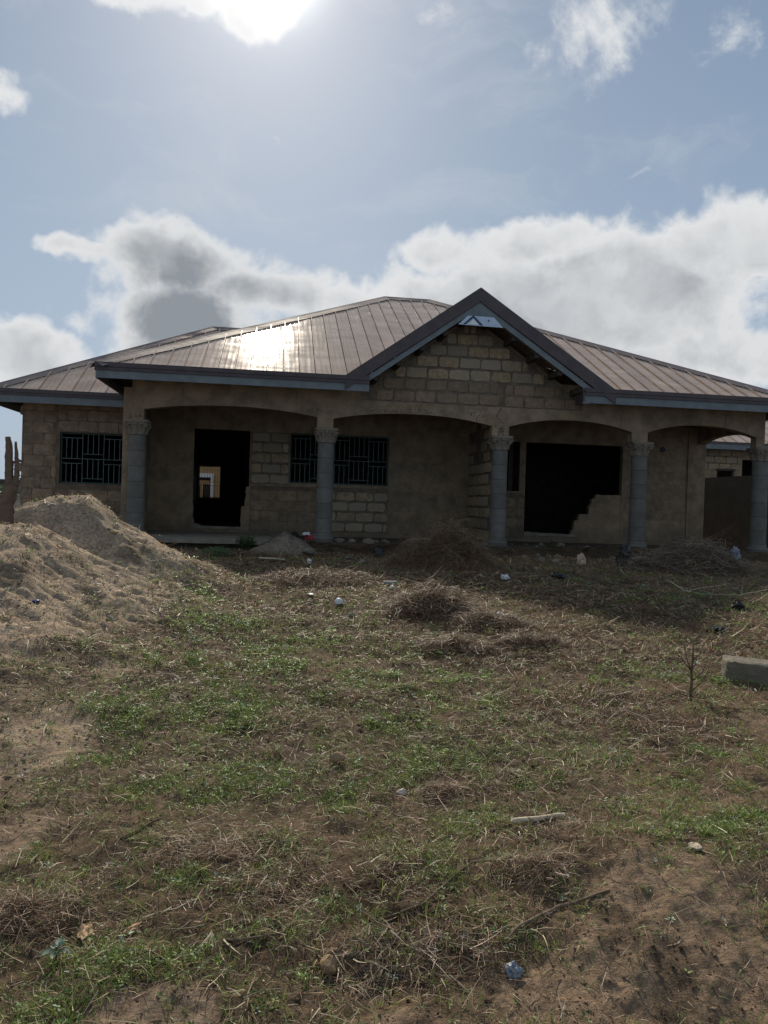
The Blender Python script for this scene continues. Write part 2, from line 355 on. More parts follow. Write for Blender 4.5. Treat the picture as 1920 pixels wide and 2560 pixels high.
def masks(x, y):
    n = fbm(x, y, 1.7, 4, 71)-.5; n2 = fbm(x, y, 5.5, 3, 77)-.5; n3 = fbm(x, y, 2.6, 4, 171)-.5
    mo = sstep(h_mound(x, y), .05, .5)
    bare = sstep(np.maximum(patches(x, y, BARE), mo*.95)+n*.9+n2*.3, .45, .85)
    green = sstep(patches(x, y, GREEN)*(1-.35*mo)+n3*1.4+n2*.6, .18, .95)
    brown = sstep(patches(x, y, BROWN)+n*.5, .25, .7)*(1-mo)
    return bare, green, brown
def soil_color(x, y):
    b, g, br = masks(x, y); mo = sstep(h_mound(x, y), .02, .35)
    red = sstep(fbm(x, y, .8, 4, 91)+.12*sstep(x, 0, 3)+.1*sstep(y, 6, 3), .45, .75)
    sand = np.array([.315, .24, .165]); loam = np.array([.088, .064, .040]); rd = np.array([.175, .118, .072]); litter = np.array([.080, .052, .033])
    c = loam[None]*(1-b[:, None])+b[:, None]*(rd*1.0+.03)[None]
    c = c*(1-red[:, None]*.5)+rd[None]*red[:, None]*.5
    k = (br*(1-b))[:, None]*.75; c = c*(1-k)+litter[None]*k
    mm = np.maximum(mo, .8*sstep(x, -.3, -1.3)*sstep(y, 3.2, 5.5)*np.maximum(b, .3))[:, None]; c = c*(1-mm)+sand[None]*mm
    heap = sstep(h_heap(x, y), 0, .1)[:, None]*.8; c = c*(1-heap)+np.array([.20, .165, .13])[None]*heap
    spk = .72+.56*fbm(x, y, 6, 4, 95)
    dk = 1-.45*sstep(fbm(x, y, 3.1, 4, 98), .56, .7)
    return c*(spk*dk)[:, None]
def setcol(me, c):
    a = me.color_attributes.new('Col', 'FLOAT_COLOR', 'POINT')
    cc = np.ones((len(me.vertices), 4), np.float32); cc[:, :3] = c; a.data.foreach_set('color', cc.ravel())
def grid_mesh(name, X, Y, Z, m, col=None):
    r_, c_ = X.shape; me = bpy.data.meshes.new(name)
    v = np.stack([X, Y, Z], -1).reshape(-1, 3).astype(np.float32)
    i = np.arange(r_*c_).reshape(r_, c_); q = np.stack([i[:-1, :-1], i[:-1, 1:], i[1:, 1:], i[1:, :-1]], -1).reshape(-1, 4)
    me.vertices.add(len(v)); me.vertices.foreach_set('co', v.ravel())
    me.loops.add(q.size); me.loops.foreach_set('vertex_index', q.ravel().astype(np.int32))
    me.polygons.add(len(q)); me.polygons.foreach_set('loop_start', np.arange(0, q.size, 4, dtype=np.int32)); me.polygons.foreach_set('loop_total', np.full(len(q), 4, np.int32))
    me.polygons.foreach_set('use_smooth', np.ones(len(q), bool)); me.update(); me.validate()
    if col is not None: setcol(me, col)
    return link_mesh(name, me, m)
ys = np.concatenate([np.linspace(-8, 1.4, 22)[:-1], 1.4*np.exp(np.linspace(0, math.log(16/1.4), 430)), np.linspace(17, 40, 30), np.geomspace(44, 900, 30)])
ts = np.concatenate([-np.geomspace(12, .75, 26), np.linspace(-.68, .68, 470), np.geomspace(.75, 12, 26)])
YY, TT = np.meshgrid(ys, ts, indexing='ij'); XX = (np.maximum(YY, 0)*.95+1.4)*TT+YY.clip(0, 40)*.12
ZZ = h_base(XX, YY)
# hollow under the raised porch so the floor slab shows its edge
colr = soil_color(XX.ravel(), YY.ravel())
g_o = grid_mesh('ground', XX, YY, ZZ, M_soil, colr); tag(g_o, 'red-brown earth yard sloping gently up to the house', kind='structure')
mx, my = np.meshgrid(np.linspace(-9.5, .6, 420), np.linspace(2.0, 12.3, 380))
mz = h_base(mx, my)+h_mound(mx, my)
mo_ = grid_mesh('sand_mound', mx, my, mz, M_soil, soil_color(mx.ravel(), my.ravel()))
tag(mo_, 'large eroded mound of pale sandy soil beside the pruned tree on the left', 'sand mound')
hx, hy = np.meshgrid(np.linspace(-.9, 1.2, 110), np.linspace(13.6, 15.5, 100))
ho = grid_mesh('dirt_heap', hx, hy, h_base(hx, hy)+h_heap(hx, hy), M_soil, soil_color(hx.ravel(), hy.ravel()))
tag(ho, 'small grey heap of earth piled at the foot of the second column', 'dirt heap')

# ================================================================ HOUSE
YF, YB = 16.45, 19.0
ZG = 0.5
house = empty('unfinished_house', (4, 22, 0), 'unfinished sandcrete block bungalow with brown metal roof, gable and round porch columns', 'house')
house.location = (0, 0, 0)
EZ = 4.21; PS = .518; XL, XR = -3.67, 11.75; YE = 15.75; YR = 22.6; RX0, RX1 = 2.95, 4.35; ZR = EZ+PS*(YR-YE)
GX0, GXA, GX1 = 1.31, 4.11, 7.15; GZ = 6.19
# --- front wall with arches and gable
def arch(x0, x1, zs, zc, n=14):
    out = []
    for i in range(n+1):
        t = i/n; out.append((x0+(x1-x0)*t, zs+(zc-zs)*(1-abs(2*t-1)**2.2)))
    return out
bays = [(-2.84, .777, 3.425, 3.575), (1.123, 4.66, 3.41, 3.59), (5.05, 7.955, 3.415, 3.62), (8.335, 11.035, 3.43, 3.65)]
def front_cols():
    # build as vertical slices so no concave faces appear
    mb = MB(); T = YF+.22
    def top(x):
        z = 4.42
        if GX0 < x < GXA: z = max(z, 4.21+(x-GX0)*(GZ-4.21)/(GXA-GX0)-.36)
        if GXA <= x < GX1: z = max(z, GZ-(x-GXA)*(GZ-4.21)/(GX1-GXA)-.40)
        return z
    xs = sorted(set([-3.085, 11.25, GXA]+[x for b in bays for x in (b[0], b[1])]+list(np.arange(-3, 11.2, .13).round(3))))
    def bottom(x, mid):
        for (a, b, zs, zc) in bays:
            if a <= mid <= b:
                t = (x-a)/(b-a); return zs+(zc-zs)*(1-abs(2*t-1)**2.2)
        return 3.2
    for a, b in zip(xs[:-1], xs[1:]):
        if b-a < 1e-4: continue
        m_ = (a+b)/2; z = [(a, bottom(a, m_)), (b, bottom(b, m_)), (b, top(b)), (a, top(a))]
        mb.add([(p[0], YF, p[1]) for p in z]+[(p[0], T, p[1]) for p in z], [(0, 1, 2, 3), (7, 6, 5, 4), (0, 4, 5, 1), (2, 6, 7, 3)])
    # jamb faces
    for x, s_ in [(-3.085, -1), (11.25, 1)]+[(b[0], 1) for b in bays]+[(b[1], -1) for b in bays]:
        bs = [b for b in bays if abs(b[0]-x) < 1e-6 or abs(b[1]-x) < 1e-6]
        z1 = bs[0][2] if bs else 4.42
        q = [(x, YF, 3.2), (x, T, 3.2), (x, T, z1), (x, YF, z1)]
        mb.add(q, [(0, 1, 2, 3)] if s_ > 0 else [(3, 2, 1, 0)])
    return mb
fw = front_cols().build('front_wall', M_wall, house)
# --- sandcrete blocks: four chipped variants, shared data
def block_mesh(nm, L, Hh, D, m, seed, rough_=.010, nx=5, nz=3):
    rr = random.Random(seed); v = []; f = []
    for j in range(nz+1):
        for i in range(nx+1):
            x = -L/2+L*i/nx; z = -Hh/2+Hh*j/nz; edge = i in (0, nx) or j in (0, nz); corner = i in (0, nx) and j in (0, nz)
            dx = rr.uniform(-1, 1)*rough_; dz = rr.uniform(-1, 1)*rough_
            if corner: dx -= math.copysign(rr.uniform(.004, .018), x); dz -= math.copysign(rr.uniform(.004, .016), z)
            v.append((x+dx, -D+(rr.uniform(0, .008) if edge else rr.uniform(-.003, .003)), z+dz))
    f = [(j*(nx+1)+i, j*(nx+1)+i+1, (j+1)*(nx+1)+i+1, (j+1)*(nx+1)+i) for j in range(nz) for i in range(nx)]
    ring = [i for i in range(nx+1)]+[(j+1)*(nx+1)-1 for j in range(1, nz+1)]+[nz*(nx+1)+i for i in range(nx-1, -1, -1)]+[j*(nx+1) for j in range(nz-1, 0, -1)]
    b0 = len(v); v += [(v[i][0], .02, v[i][2]) for i in ring]; n = len(ring)
    f += [(ring[k], b0+k, b0+(k+1) % n, ring[(k+1) % n]) for k in range(n)]
    me = bpy.data.meshes.new(nm); me.from_pydata(v, [], f); me.materials.append(m); me.update(); return me
_bc = {}
def put_block(parent, cx, y, cz, L, Hh, m=M_block, D=.018, rot=0.0):
    key = (round(L, 2), round(Hh, 2), m.name, D, random.randrange(4))
    if key not in _bc: _bc[key] = block_mesh('block', key[0], key[1], D, m, int(key[0]*100)*7+int(key[1]*100)+key[4], rough_=.0095)
    o = bpy.data.objects.new('block', _bc[key]); COL.objects.link(o); o.parent = parent
    o.location = (cx, y, cz); o.rotation_euler = (0, random.uniform(-.008, .008), rot); return o
CH = .262
def wall_blocks(parent, x0, x1, z0, rows, y, m=M_block, lim=None, L=.445, gap=.032, skip=0.0, D=.018, hh=.212, stag=None, CHh=CH):
    for r_ in range(rows):
        off = (L+gap)*(.5*(r_ % 2)+ (random.uniform(-.1, .1) if stag is None else stag))
        x = x0-off; zc = z0+CHh*r_
        while x < x1:
            a, b = max(x, x0), min(x+L, x1)
            if lim:
                a2, b2 = lim(zc+hh/2); a = max(a, a2); b = min(b, b2)
            if b-a > .07 and random.random() >= skip:
                put_block(parent, (a+b)/2, y, zc, b-a, hh, m, D)
            x += L+gap
gw = MB()
mortar_pts = [(1.95, 3.86), (6.95, 3.86), (6.95, 3.99), (GXA+.02, GZ-.42), (1.62, 4.07), (1.62, 3.86)]
def glim(z):
    a = GX0+(z-4.21+.40)*(GXA-GX0)/(GZ-4.21)+.02; b = GX1-(z-4.21+.46)*(GX1-GXA)/(GZ-4.21)-.02
    return a, b
# mortar backing panel following the gable, 6 mm proud of the beam face
bk = MB(); bk.prism([(1.7, 3.845), (6.75, 3.845), (6.75, 4.02), (GXA, 5.74), (1.7, 4.12)], 'y', YF-.006, YF+.05)
bk.build('gable_mortar', M_mortar, house)
gb = 3.977
wall_blocks(fw, 2.05, 4.78, gb, 2, YF-.006, M_blockpink, lim=glim, stag=.2)
wall_blocks(fw, 4.93, 6.72, gb-.01, 2, YF-.006, M_blockpink, lim=glim, stag=.05)
wall_blocks(fw, 1.7, 6.75, gb+2*CH, 5, YF-.006, M_block, lim=glim)
# --- other walls
def wallbox(name, x0, x1, y0, y1, z0, z1, m=M_wall, parent=house):
    mb = MB(); mb.box(x0, x1, y0, y1, z0, z1); return mb.build(name, m, parent)
def wall_with_holes(name, x0, x1, y0, y1, z0, z1, holes, m, parent):
    """vertical wall along x with rectangular holes (hx0,hx1,hz0,hz1), non overlapping in x"""
    mb = MB(); x = x0
    for (a, b, c, d) in sorted(holes):
        if a > x: mb.box(x, a, y0, y1, z0, z1)
        if c > z0: mb.box(a, b, y0, y1, z0, c)
        if d < z1: mb.box(a, b, y0, y1, d, z1)
        x = b
    if x < x1: mb.box(x, x1, y0, y1, z0, z1)
    return mb.build(name, m, parent)
WZ = 3.93
wing = wall_with_holes('wing_wall', -6.05, -3.12, YB, YB+.16, ZG, WZ, [(-5.19, -3.70, 1.86, 3.075)], M_wallbase, house)
DT = 3.295
pw = wall_with_holes('porch_wall', -3.12, 4.8, YB, YB+.16, ZG, WZ, [(-2.08, -.73, .9, DT), (.25, 2.72, 2.05, 3.29)], M_wall, house)
pr = wall_with_holes('porch_wall', 4.8, 11.28, YB, YB+.16, ZG, WZ, [(4.98, 6.15, 2.04, 3.32), (6.31, 8.95, .95, 3.32)], M_wall, house)
# ragged door jambs: broken block ends
def jag(name, pts, y0, y1, m, parent):
    Q = []
    for a, b in zip(pts, pts[1:]+pts[:1]):
        d = math.dist(a, b); k = max(1, int(d/.05)) if d < 1.0 else 1
        for q in range(k):
            t = q/k; jx = 0 if q == 0 else random.uniform(-.011, .011); jz = 0 if q == 0 else random.uniform(-.011, .011); Q.append((a[0]*(1-t)+b[0]*t+jx, a[1]*(1-t)+b[1]*t+jz))
    mb = MB(); mb.prism(Q, 'y', y0, y1); return mb.build(name, m, parent)
jag('door_jamb', [(-2.083, 2.3), (-2.083, .9), (-1.90, .9), (-1.89, .96), (-2.03, .985), (-2.045, 1.1), (-2.075, 1.2), (-2.06, 1.35), (-2.081, 1.5)], YB+.01, YB+.15, M_wall, house)
jag('door_jamb', [(-.727, .9), (-.727, 1.92), (-.80, 1.92), (-.82, 1.78), (-.78, 1.73), (-.80, 1.72), (-.83, 1.50), (-.815, 1.45), (-.90, 1.43), (-.91, 1.25), (-.925, 1.1), (-.90, .97), (-.92, .9)][::-1], YB+.004, YB+.155, M_wall, house)
jag('door_step', [(-2.08, .86), (-.73, .86), (-.73, .925), (-1.85, .93), (-1.9, .955), (-2.08, .96)], YB-.03, YB+.2, M_floor, house)
# low broken wall in the big opening
jag('low_wall', [(7.60, .94), (8.952, .94), (8.952, 2.03), (8.27, 2.02), (8.24, 1.92), (8.16, 1.91), (8.13, 1.78), (8.08, 1.72), (8.07, 1.5), (7.80, 1.49), (7.79, 1.34), (7.69, 1.32), (7.66, 1.1), (7.60, 1.04)], YB+.012, YB+.17, M_wall, house)
jag('opening_sill', [(6.31, .9), (7.7, .9), (7.7, .965), (6.9, .975), (6.31, 1.0)], YB-.03, YB+.14, M_floor, house)
# return wall of the third column, side walls, beams
rw = wallbox('return_wall', 4.8, 4.95, 16.85, YB, ZG, WZ, M_wallbase)
rwi = empty('block_face', parent=None) if False else None
for r_ in range(11):
    z = .95+CH*r_; y = 16.9+.22*(r_ % 2)
    while y < YB-.1:
        L = min(.445, YB-.03-y)
        if L > .1 and not (r_ > 6 and random.random() < .6):
            o = put_block(rw, 4.8, y+L/2, z, L, .215, M_block, .02, 0); o.rotation_euler = (0, 0, -math.pi/2)
        y += L+.03
wallbox('side_wall', -3.30, -3.12, 16.68, YB, ZG, 3.9)
wallbox('end_wall', -6.05, -5.9, YB+.16, 28.8, ZG, WZ)
wallbox('end_wall', 11.12, 11.28, YB+.16, 28.8, ZG, WZ)
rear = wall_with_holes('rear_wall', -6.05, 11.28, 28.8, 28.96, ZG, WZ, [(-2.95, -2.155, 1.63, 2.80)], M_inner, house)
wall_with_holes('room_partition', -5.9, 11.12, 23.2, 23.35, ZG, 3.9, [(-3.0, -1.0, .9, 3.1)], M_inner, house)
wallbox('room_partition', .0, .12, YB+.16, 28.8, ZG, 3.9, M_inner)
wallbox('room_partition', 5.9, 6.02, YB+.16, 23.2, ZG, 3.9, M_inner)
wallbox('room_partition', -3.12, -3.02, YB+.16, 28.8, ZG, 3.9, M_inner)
# side beam with arch at the right end
mb = MB()
for i in range(16):
    a = 16.67+(YB-16.67)*i/16; b = 16.67+(YB-16.67)*(i+1)/16
    zf = lambda y: 3.44+.16*(1-abs(2*(y-16.67)/(YB-16.67)-1)**2.2)
    mb.add([(11.05, a, zf(a)), (11.25, a, zf(a)), (11.25, b, zf(b)), (11.05, b, zf(b)), (11.05, a, 4.4), (11.25, a, 4.4), (11.25, b, 4.4), (11.05, b, 4.4)],
           [(0, 3, 2, 1), (0, 4, 7, 3), (1, 2, 6, 5), (4, 5, 6, 7)])
mb.build('side_beam', M_wall, house)
wallbox('added_ceiling', -6.0, 11.2, YB+.16, 28.8, 3.905, 3.925, M_inner)  # unseen panel added over the rooms to keep the interior dark
wallbox('added_porch_ceiling', -3.1, 11.04, YF+.23, YB-.003, 3.90, 3.92, M_inner)  # thin panel added to keep the porch dark; it stands open to the roof
# floors
mb = MB(); mb.box(-3.12, .5, 15.55, YB-.003, .70, .79); mb.build('porch_floor', M_floor, house); mb = MB(); mb.box(-3.12, .5, 15.75, 18.9, .35, .698); mb.build('foundation', M_dirtfloor, house)
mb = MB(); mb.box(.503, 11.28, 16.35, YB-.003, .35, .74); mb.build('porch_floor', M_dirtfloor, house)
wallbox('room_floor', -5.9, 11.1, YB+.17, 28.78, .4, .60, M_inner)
# pilaster, mortar backing and block faces on the porch wall
pil = wallbox('pier', 10.78, 11.275, YB-.035, YB-.002, ZG, 3.9, M_wall)
bk = MB(); bk.box(-.70, .22, YB-.006, YB+.004, 2.0, 3.28); bk.build('wall_mortar', M_mortar, house)
wall_blocks(pw, -.68, .21, 2.13, 5, YB-.006, M_block, CHh=.257, hh=.205)
bk = MB(); bk.box(1.20, 2.74, YB-.006, YB+.004, .86, 1.98); bk.build('wall_mortar', M_mortar, house)
wall_blocks(pw, 1.22, 2.72, .99, 4, YB-.006, M_block, CHh=.258, hh=.2)
mb = MB(); mb.box(.2, 2.78, YB-.03, YB+.1, 1.975, 2.045); mb.build('window_sill', M_wall, house)
def backing(x0, x1, z0, z1):
    q = MB(); q.box(x0, x1, YB-.004, YB+.003, z0, z1); return q.build('wall_mortar', M_wallbase, house)
backing(-.70, 1.19, .82, 1.96); backing(4.97, 6.29, .82, 2.0)
kw = dict(D=.010, hh=.246, gap=.014)
wall_blocks(pw, 2.85, 4.75, 1.0, 7, YB-.001, M_blockdim, skip=.5, D=.004, hh=.25, gap=.01)
wall_blocks(pw, -.68, 1.17, .96, 4, YB-.003, M_blockdim, skip=.06, CHh=.257, D=.010, hh=.242, gap=.014)
wall_blocks(pr, 9.02, 10.73, 1.0, 10, YB-.001, M_blockdim, skip=.3, D=.006, hh=.248, gap=.012)
wall_blocks(pr, 4.98, 6.27, .98, 4, YB-.003, M_blockdim, skip=.08, CHh=.258, D=.010, hh=.242, gap=.014)
wall_blocks(wing, -6.04, -5.27, .80, 12, YB-.001, M_blockdim, **kw)
wall_blocks(wing, -5.24, -3.3, .80, 4, YB-.001, M_blockdim, **kw)
wall_blocks(wing, -5.24, -3.3, 3.22, 3, YB-.001, M_blockdim, D=.010, hh=.23, gap=.014)
wall_blocks(wing, -3.67, -3.15, 2.0, 5, YB-.001, M_blockdim, **kw)
mb = MB()
for z, l_ in ((3.45, .05), (2.1, .045), (1.75, .03)): mb.box(-6.05-l_, -6.05, YB, YB+.15, z, z+.2)
mb.build('projecting_block', M_wall, house)
mb = MB(); mb.beam((-6.05, YB+.1, 2.32), (-6.22, YB+.05, 2.42), .05, .05); mb.build('bracket', M_timber, house)
mb = MB(); mb.tube([(10.05, YB-.02, 3.28), (10.05, YB-.006, 3.28)], .075, 12, .15); mb.build('pipe_hole', M_black, house)
# form-work joints and cracks in the ring beam
def crack(pts, wd=.006, y=YF-.002):
    mb = MB()
    for a, b in zip(pts[:-1], pts[1:]): mb.beam((a[0], y, a[1]), (b[0], y, b[1]), .004, wd)
    return mb.build('crack', M_black, house)
crack([(-2.05, 3.93), (-2.06, 3.7), (-2.08, 3.52)]); crack([(.32, 3.93), (.31, 3.7), (.31, 3.5)]); crack([(7.7, 3.92), (7.69, 3.7), (7.66, 3.5)]); crack([(10.25, 3.95), (10.24, 3.7), (10.2, 3.55)])
crack([(4.86, 3.83), (4.80, 3.72), (4.74, 3.63), (4.83, 3.55), (4.87, 3.50), (4.93, 3.49)], .012)
def pocks(cx, cz, rx, rz, n):
    mb = MB()
    for i in range(n):
        x = cx+random.gauss(0, rx); z = cz+random.gauss(0, rz); s = random.uniform(.005, .018)
        mb.prism([(x+s*random.uniform(.5, 1.3)*math.cos(a), z+s*random.uniform(.4, 1)*math.sin(a)) for a in [k*math.pi/3 for k in range(6)]], 'y', YF-.004, YF+.002)
    tag(mb.build('spalled_concrete', M_black, house), kind='stuff')
pocks(4.88, 3.30, .05, .06, 40); pocks(4.25, 3.62, .12, .05, 26); pocks(3.3, 3.68, .35, .03, 26); pocks(2.4, 3.63, .4, .012, 40); pocks(.7, 3.55, .25, .03, 22); pocks(-2.95, 3.28, .07, .02, 12)

# --- window grilles
def grille(x0, x1, z0, z1, y, ncell, start_up, nm='window_grille'):
    g = empty(nm, parent=house)
    f = MB(); t = .022
    f.box(x0, x1, y, y+.04, z1-t, z1); f.box(x0, x1, y, y+.04, z0, z0+t); f.box(x0, x0+t, y, y+.04, z0+t, z1-t); f.box(x1-t, x1, y, y+.04, z0+t, z1-t)
    f.build('frame', M_green, g)
    def bar(a, b, c, d, tk=.012):
        q = MB()
        if a == b: q.box(a-tk/2, a+tk/2, y+.01, y+.022, c, d)
        else: q.box(a, b, y+.004, y+.016, c-tk/2, c+tk/2)
        q.build('bar', M_bar, g)
    cw = (x1-x0)/ncell; zm = z0+(z1-z0)*.49
    bar(x0, x1, zm, zm)
    for k in range(1, ncell): bar(x0+cw*k, x0+cw*k, z0, z1)
    for k in range(ncell):
        a, b = x0+cw*k, x0+cw*(k+1); up = (k % 2 == 0) == start_up
        for (lo, hi) in ((zm, z1), (z0, zm)):
            if up: rail = hi-.115; l2, h2 = lo, rail
            else: rail = lo+.115; l2, h2 = rail, hi
            bar(a, b, rail, rail)
            for j in (1, 2, 3): bar(a+cw*j/4, a+cw*j/4, l2, h2)
    return g
grille(-5.18, -3.71, 1.87, 3.065, YB+.07, 3, True)
grille(.26, 2.71, 2.06, 3.28, YB+.07, 5, True)
g = grille(-2.94, -2.165, 1.64, 2.79, 28.86, 2, False)
# --- columns
def column(x):
    c = empty('column', (x, 16.62, 0), parent=house)
    z = .925; dh = (2.885-.925)/6
    for k in range(6):
        mb = MB(); r_ = .184-.0015*k+random.uniform(-.0015, .0015); ox, oy = random.uniform(-.003, .003), random.uniform(-.003, .003)
        mb.lathe([(r_-.010, z+dh*k), (r_, z+dh*k+.006), (r_, z+dh*(k+1)-.008), (r_-.011, z+dh*(k+1)-.001)], 28, (ox, oy))
        autosmooth(mb.build('drum', M_conc, c), 30)
    mb = MB(); mb.lathe([(.235, .64), (.235, .775), (.24, .79), (.24, .82), (.215, .845), (.20, .86), (.205, .875), (.20, .90), (.185, .924)], 28)
    autosmooth(mb.build('base_ring', M_conc, c), 35)
    mb = MB(); mb.lathe([(.178, 2.886), (.19, 2.893), (.19, 2.905), (.178, 2.915), (.178, 2.97), (.19, 3.03), (.215, 3.08), (.222, 3.10)], 24)
    # abacus with concave sides
    ab = []
    for k in range(4):
        a0 = math.pi/4+k*math.pi/2
        for j, rr in enumerate((.315, .315, .262, .245, .262)):
            a = a0+(-.12, .12, .38, .785, 1.19)[j]; ab.append((rr*math.cos(a), rr*math.sin(a)))
    mb.prism(ab, 'z', 3.145, 3.203)
    mb.prism([(p[0]*.9, p[1]*.9) for p in ab], 'z', 3.10, 3.146)
    for k in range(4):   # volutes at the corners, scroll seen from both faces
        a = math.pi/4+k*math.pi/2; cx, cy = .262*math.cos(a), .262*math.sin(a)
        pts = []
        for t in range(22):
            th = t*.55; rr = .062*(1-t/26); pts.append((cx+rr*math.cos(th)*math.cos(a)*1.0, cy+rr*math.cos(th)*math.sin(a), 3.078+rr*math.sin(th)))
        mb.tube(pts, [.017*(1-t/40) for t in range(22)], 5)
        mb.tube([(cx+.03*math.sin(a), cy-.03*math.cos(a), 3.078), (cx-.03*math.sin(a), cy+.03*math.cos(a), 3.078)], .045, 10)
    for k in range(8):   # acanthus tips
        a = k*math.pi/4; s = .04 if k % 2 else .03
        mb.tube([(.175*math.cos(a), .175*math.sin(a), 2.92), (.20*math.cos(a), .20*math.sin(a), 3.0), (.225*math.cos(a), .225*math.sin(a), 3.05), (.25*math.cos(a), .25*math.sin(a), 3.03)], [.035, .034, .026, .01], 6)
    for k in range(4):
        a = k*math.pi/2; mb.tube([(.20*math.cos(a), .20*math.sin(a), 3.12), (.262*math.cos(a), .262*math.sin(a), 3.12)], [.035, .028], 8)
    autosmooth(mb.build('capital', M_cap, c), 50)
    return c
for x in (-2.985, .99, 4.905, 8.235, 11.27): column(x)
# pads between capital and beam are part of the front wall polygon

# --- roofs
def wav(x, y): return .004*math.sin(x*2.1+y*1.3)+.0012*math.sin(y*4.4+x*.7)
def slope_sheets(part, P0, U, V, s, u0, u1, lo, hi, pitch=.335, m=M_roof, nv=12, minor=True, name='roofing_sheet'):
    k = 0; u = u0
    while u < u1-1e-6:
        w_ = min(pitch, u1-u)
        prof = [(0, 0), (.006, .036), (.024, .036), (.030, 0)]
        if minor: prof += [(.125, 0), (.133, .008), (.147, .008), (.155, 0), (.235, 0), (.243, .008), (.257, .008), (.265, 0)]
        prof = [(a, b) for a, b in prof if a < w_-.002]+[(w_-.009, 0.0), (w_-.008, -.02)]
        v = []; f = []; n = len(prof); ok = False
        tilt = random.uniform(-.004, .004)
        for j in range(nv+1):
            for a, hgt in prof:
                uu = u+a; l_ = lo(uu); h_ = max(hi(uu), l_)
                if h_-l_ > .02: ok = True
                vv = l_+(h_-l_)*j/nv
                x = P0[0]+U[0]*uu+V[0]*vv; y = P0[1]+U[1]*uu+V[1]*vv
                v.append((x, y, P0[2]+s*vv+hgt+wav(x, y)+tilt*math.sin(vv*1.3)))
        for j in range(nv):
            for i in range(n-1): f.append((j*n+i, j*n+i+1, (j+1)*n+i+1, (j+1)*n+i))
        if ok:
            so_ = mesh(name, v, f, m, part); autosmooth(so_, 14)
        u += pitch; k += 1
main_roof = empty('main_roof', parent=house)
D = YR-YE
def hi_front(u):
    x = XL+u
    if x < RX0: return D*(x-XL)/(RX0-XL)
    if x > RX1: return D*(XR-x)/(XR-RX1)
    return D
def lo_front(u):
    x = XL+u
    if GX0 < x < GXA: return (x-GX0)/(GXA-GX0)*(GZ-EZ)/PS
    if GXA <= x < GX1: return (GX1-x)/(GX1-GXA)*(GZ-EZ)/PS
    return 0
slope_sheets(main_roof, (XL, YE, EZ), (1, 0), (0, 1), PS, 0, XR-XL, lo_front, hi_front)
YBK = 29.45
slope_sheets(main_roof, (XL, YBK, EZ), (1, 0), (0, -1), PS, 0, XR-XL, lambda u: 0, hi_front, pitch=.67, nv=3, minor=False)
sL = (ZR-EZ)/(RX0-XL); sR = (ZR-EZ)/(XR-RX1)
Dy = YBK-YE
def tri(W_): return lambda u: W_*min(u, Dy-u)/(Dy/2)
slope_sheets(main_roof, (XL, YE, EZ), (0, 1), (1, 0), sL, 0, Dy, lambda u: 0, tri(RX0-XL), pitch=.335, nv=5)
slope_sheets(main_roof, (XR, YE, EZ), (0, 1), (-1, 0), sR, 0, Dy, lambda u: 0, tri(XR-RX1), pitch=.67, nv=3, minor=False)
def cap_strip(part, A, B, nL, nR, wd=.19, name='hip_cap', n=16, lift=.04, wave=.012):
    """bent metal capping from A to B; nL/nR: (plan direction, drop per metre) of each wing"""
    v = []; f = []
    for i in range(n+1):
        t = i/n; c = Vector(A)*(1-t)+Vector(B)*t
        wv = wave*(abs(math.sin(t*n*.9))-.5)+random.uniform(-.3, .3)*wave
        for (d, dr), q in ((nL, 1), (nL, .3)):
            v.append((c.x+d[0]*wd*q, c.y+d[1]*wd*q, c.z-dr*wd*q+lift*(.55 if q == 1 else 1)+wv*(1.0 if q == 1 else .3)))
        v.append((c.x, c.y, c.z+lift+.012))
        for (d, dr), q in ((nR, .3), (nR, 1)):
            v.append((c.x+d[0]*wd*q, c.y+d[1]*wd*q, c.z-dr*wd*q+lift*(.55 if q == 1 else 1)+wv*(1.0 if q == 1 else .3)))
    for i in range(n):
        for k in range(4): f.append((i*5+k, i*5+k+1, (i+1)*5+k+1, (i+1)*5+k))
    o = mesh(name, v, f, M_cap_metal, part)
    return o
cap_strip(main_roof, (XL, YE, EZ), (RX0, YR, ZR), ((-.7, .7), sL*.7), ((.7, -.7), PS*.7), wd=.24)
cap_strip(main_roof, (XR, YE, EZ), (RX1, YR, ZR), ((-.7, -.7), PS*.7), ((.7, .7), sR*.7), wd=.24)
cap_strip(main_roof, (RX0, YR, ZR), (RX1, YR, ZR), ((0, -1), PS), ((0, 1), PS), name='ridge_cap', wd=.2, n=5)
# wing roof
wing_roof = empty('wing_roof', parent=house)
WX, WY, WE, WS = -6.68, 18.4, 3.94, .585; WT = 4.6
def wing_hi(u):
    if u < WT: return u
    # stops where the main roof's left slope covers it
    return WT
def wing_lo(u):
    x = WX+u
    if x < XL: return 0
    return 0
slope_sheets(wing_roof, (WX, WY, WE), (1, 0), (0, 1), WS, 0, 6.6, wing_lo, wing_hi, pitch=.37)
slope_sheets(wing_roof, (WX, WY, WE), (0, 1), (1, 0), WS, 0, 2*WT, lambda u: 0, lambda u: min(u, 2*WT-u), pitch=.37, nv=5)
slope_sheets(wing_roof, (WX, WY+2*WT, WE), (1, 0), (0, -1), WS, 0, 6.6, lambda u: 0, wing_hi, pitch=.74, nv=3, minor=False)
cap_strip(wing_roof, (WX, WY, WE), (WX+WT, WY+WT, WE+WS*WT), ((-.7, .7), WS*.7), ((.7, -.7), WS*.7), wd=.22)
cap_strip(wing_roof, (WX+WT, WY+WT, WE+WS*WT), (WX+6.6, WY+WT, WE+WS*WT), ((0, 1), WS), ((0, -1), WS), wd=.2, name='ridge_cap', n=5)
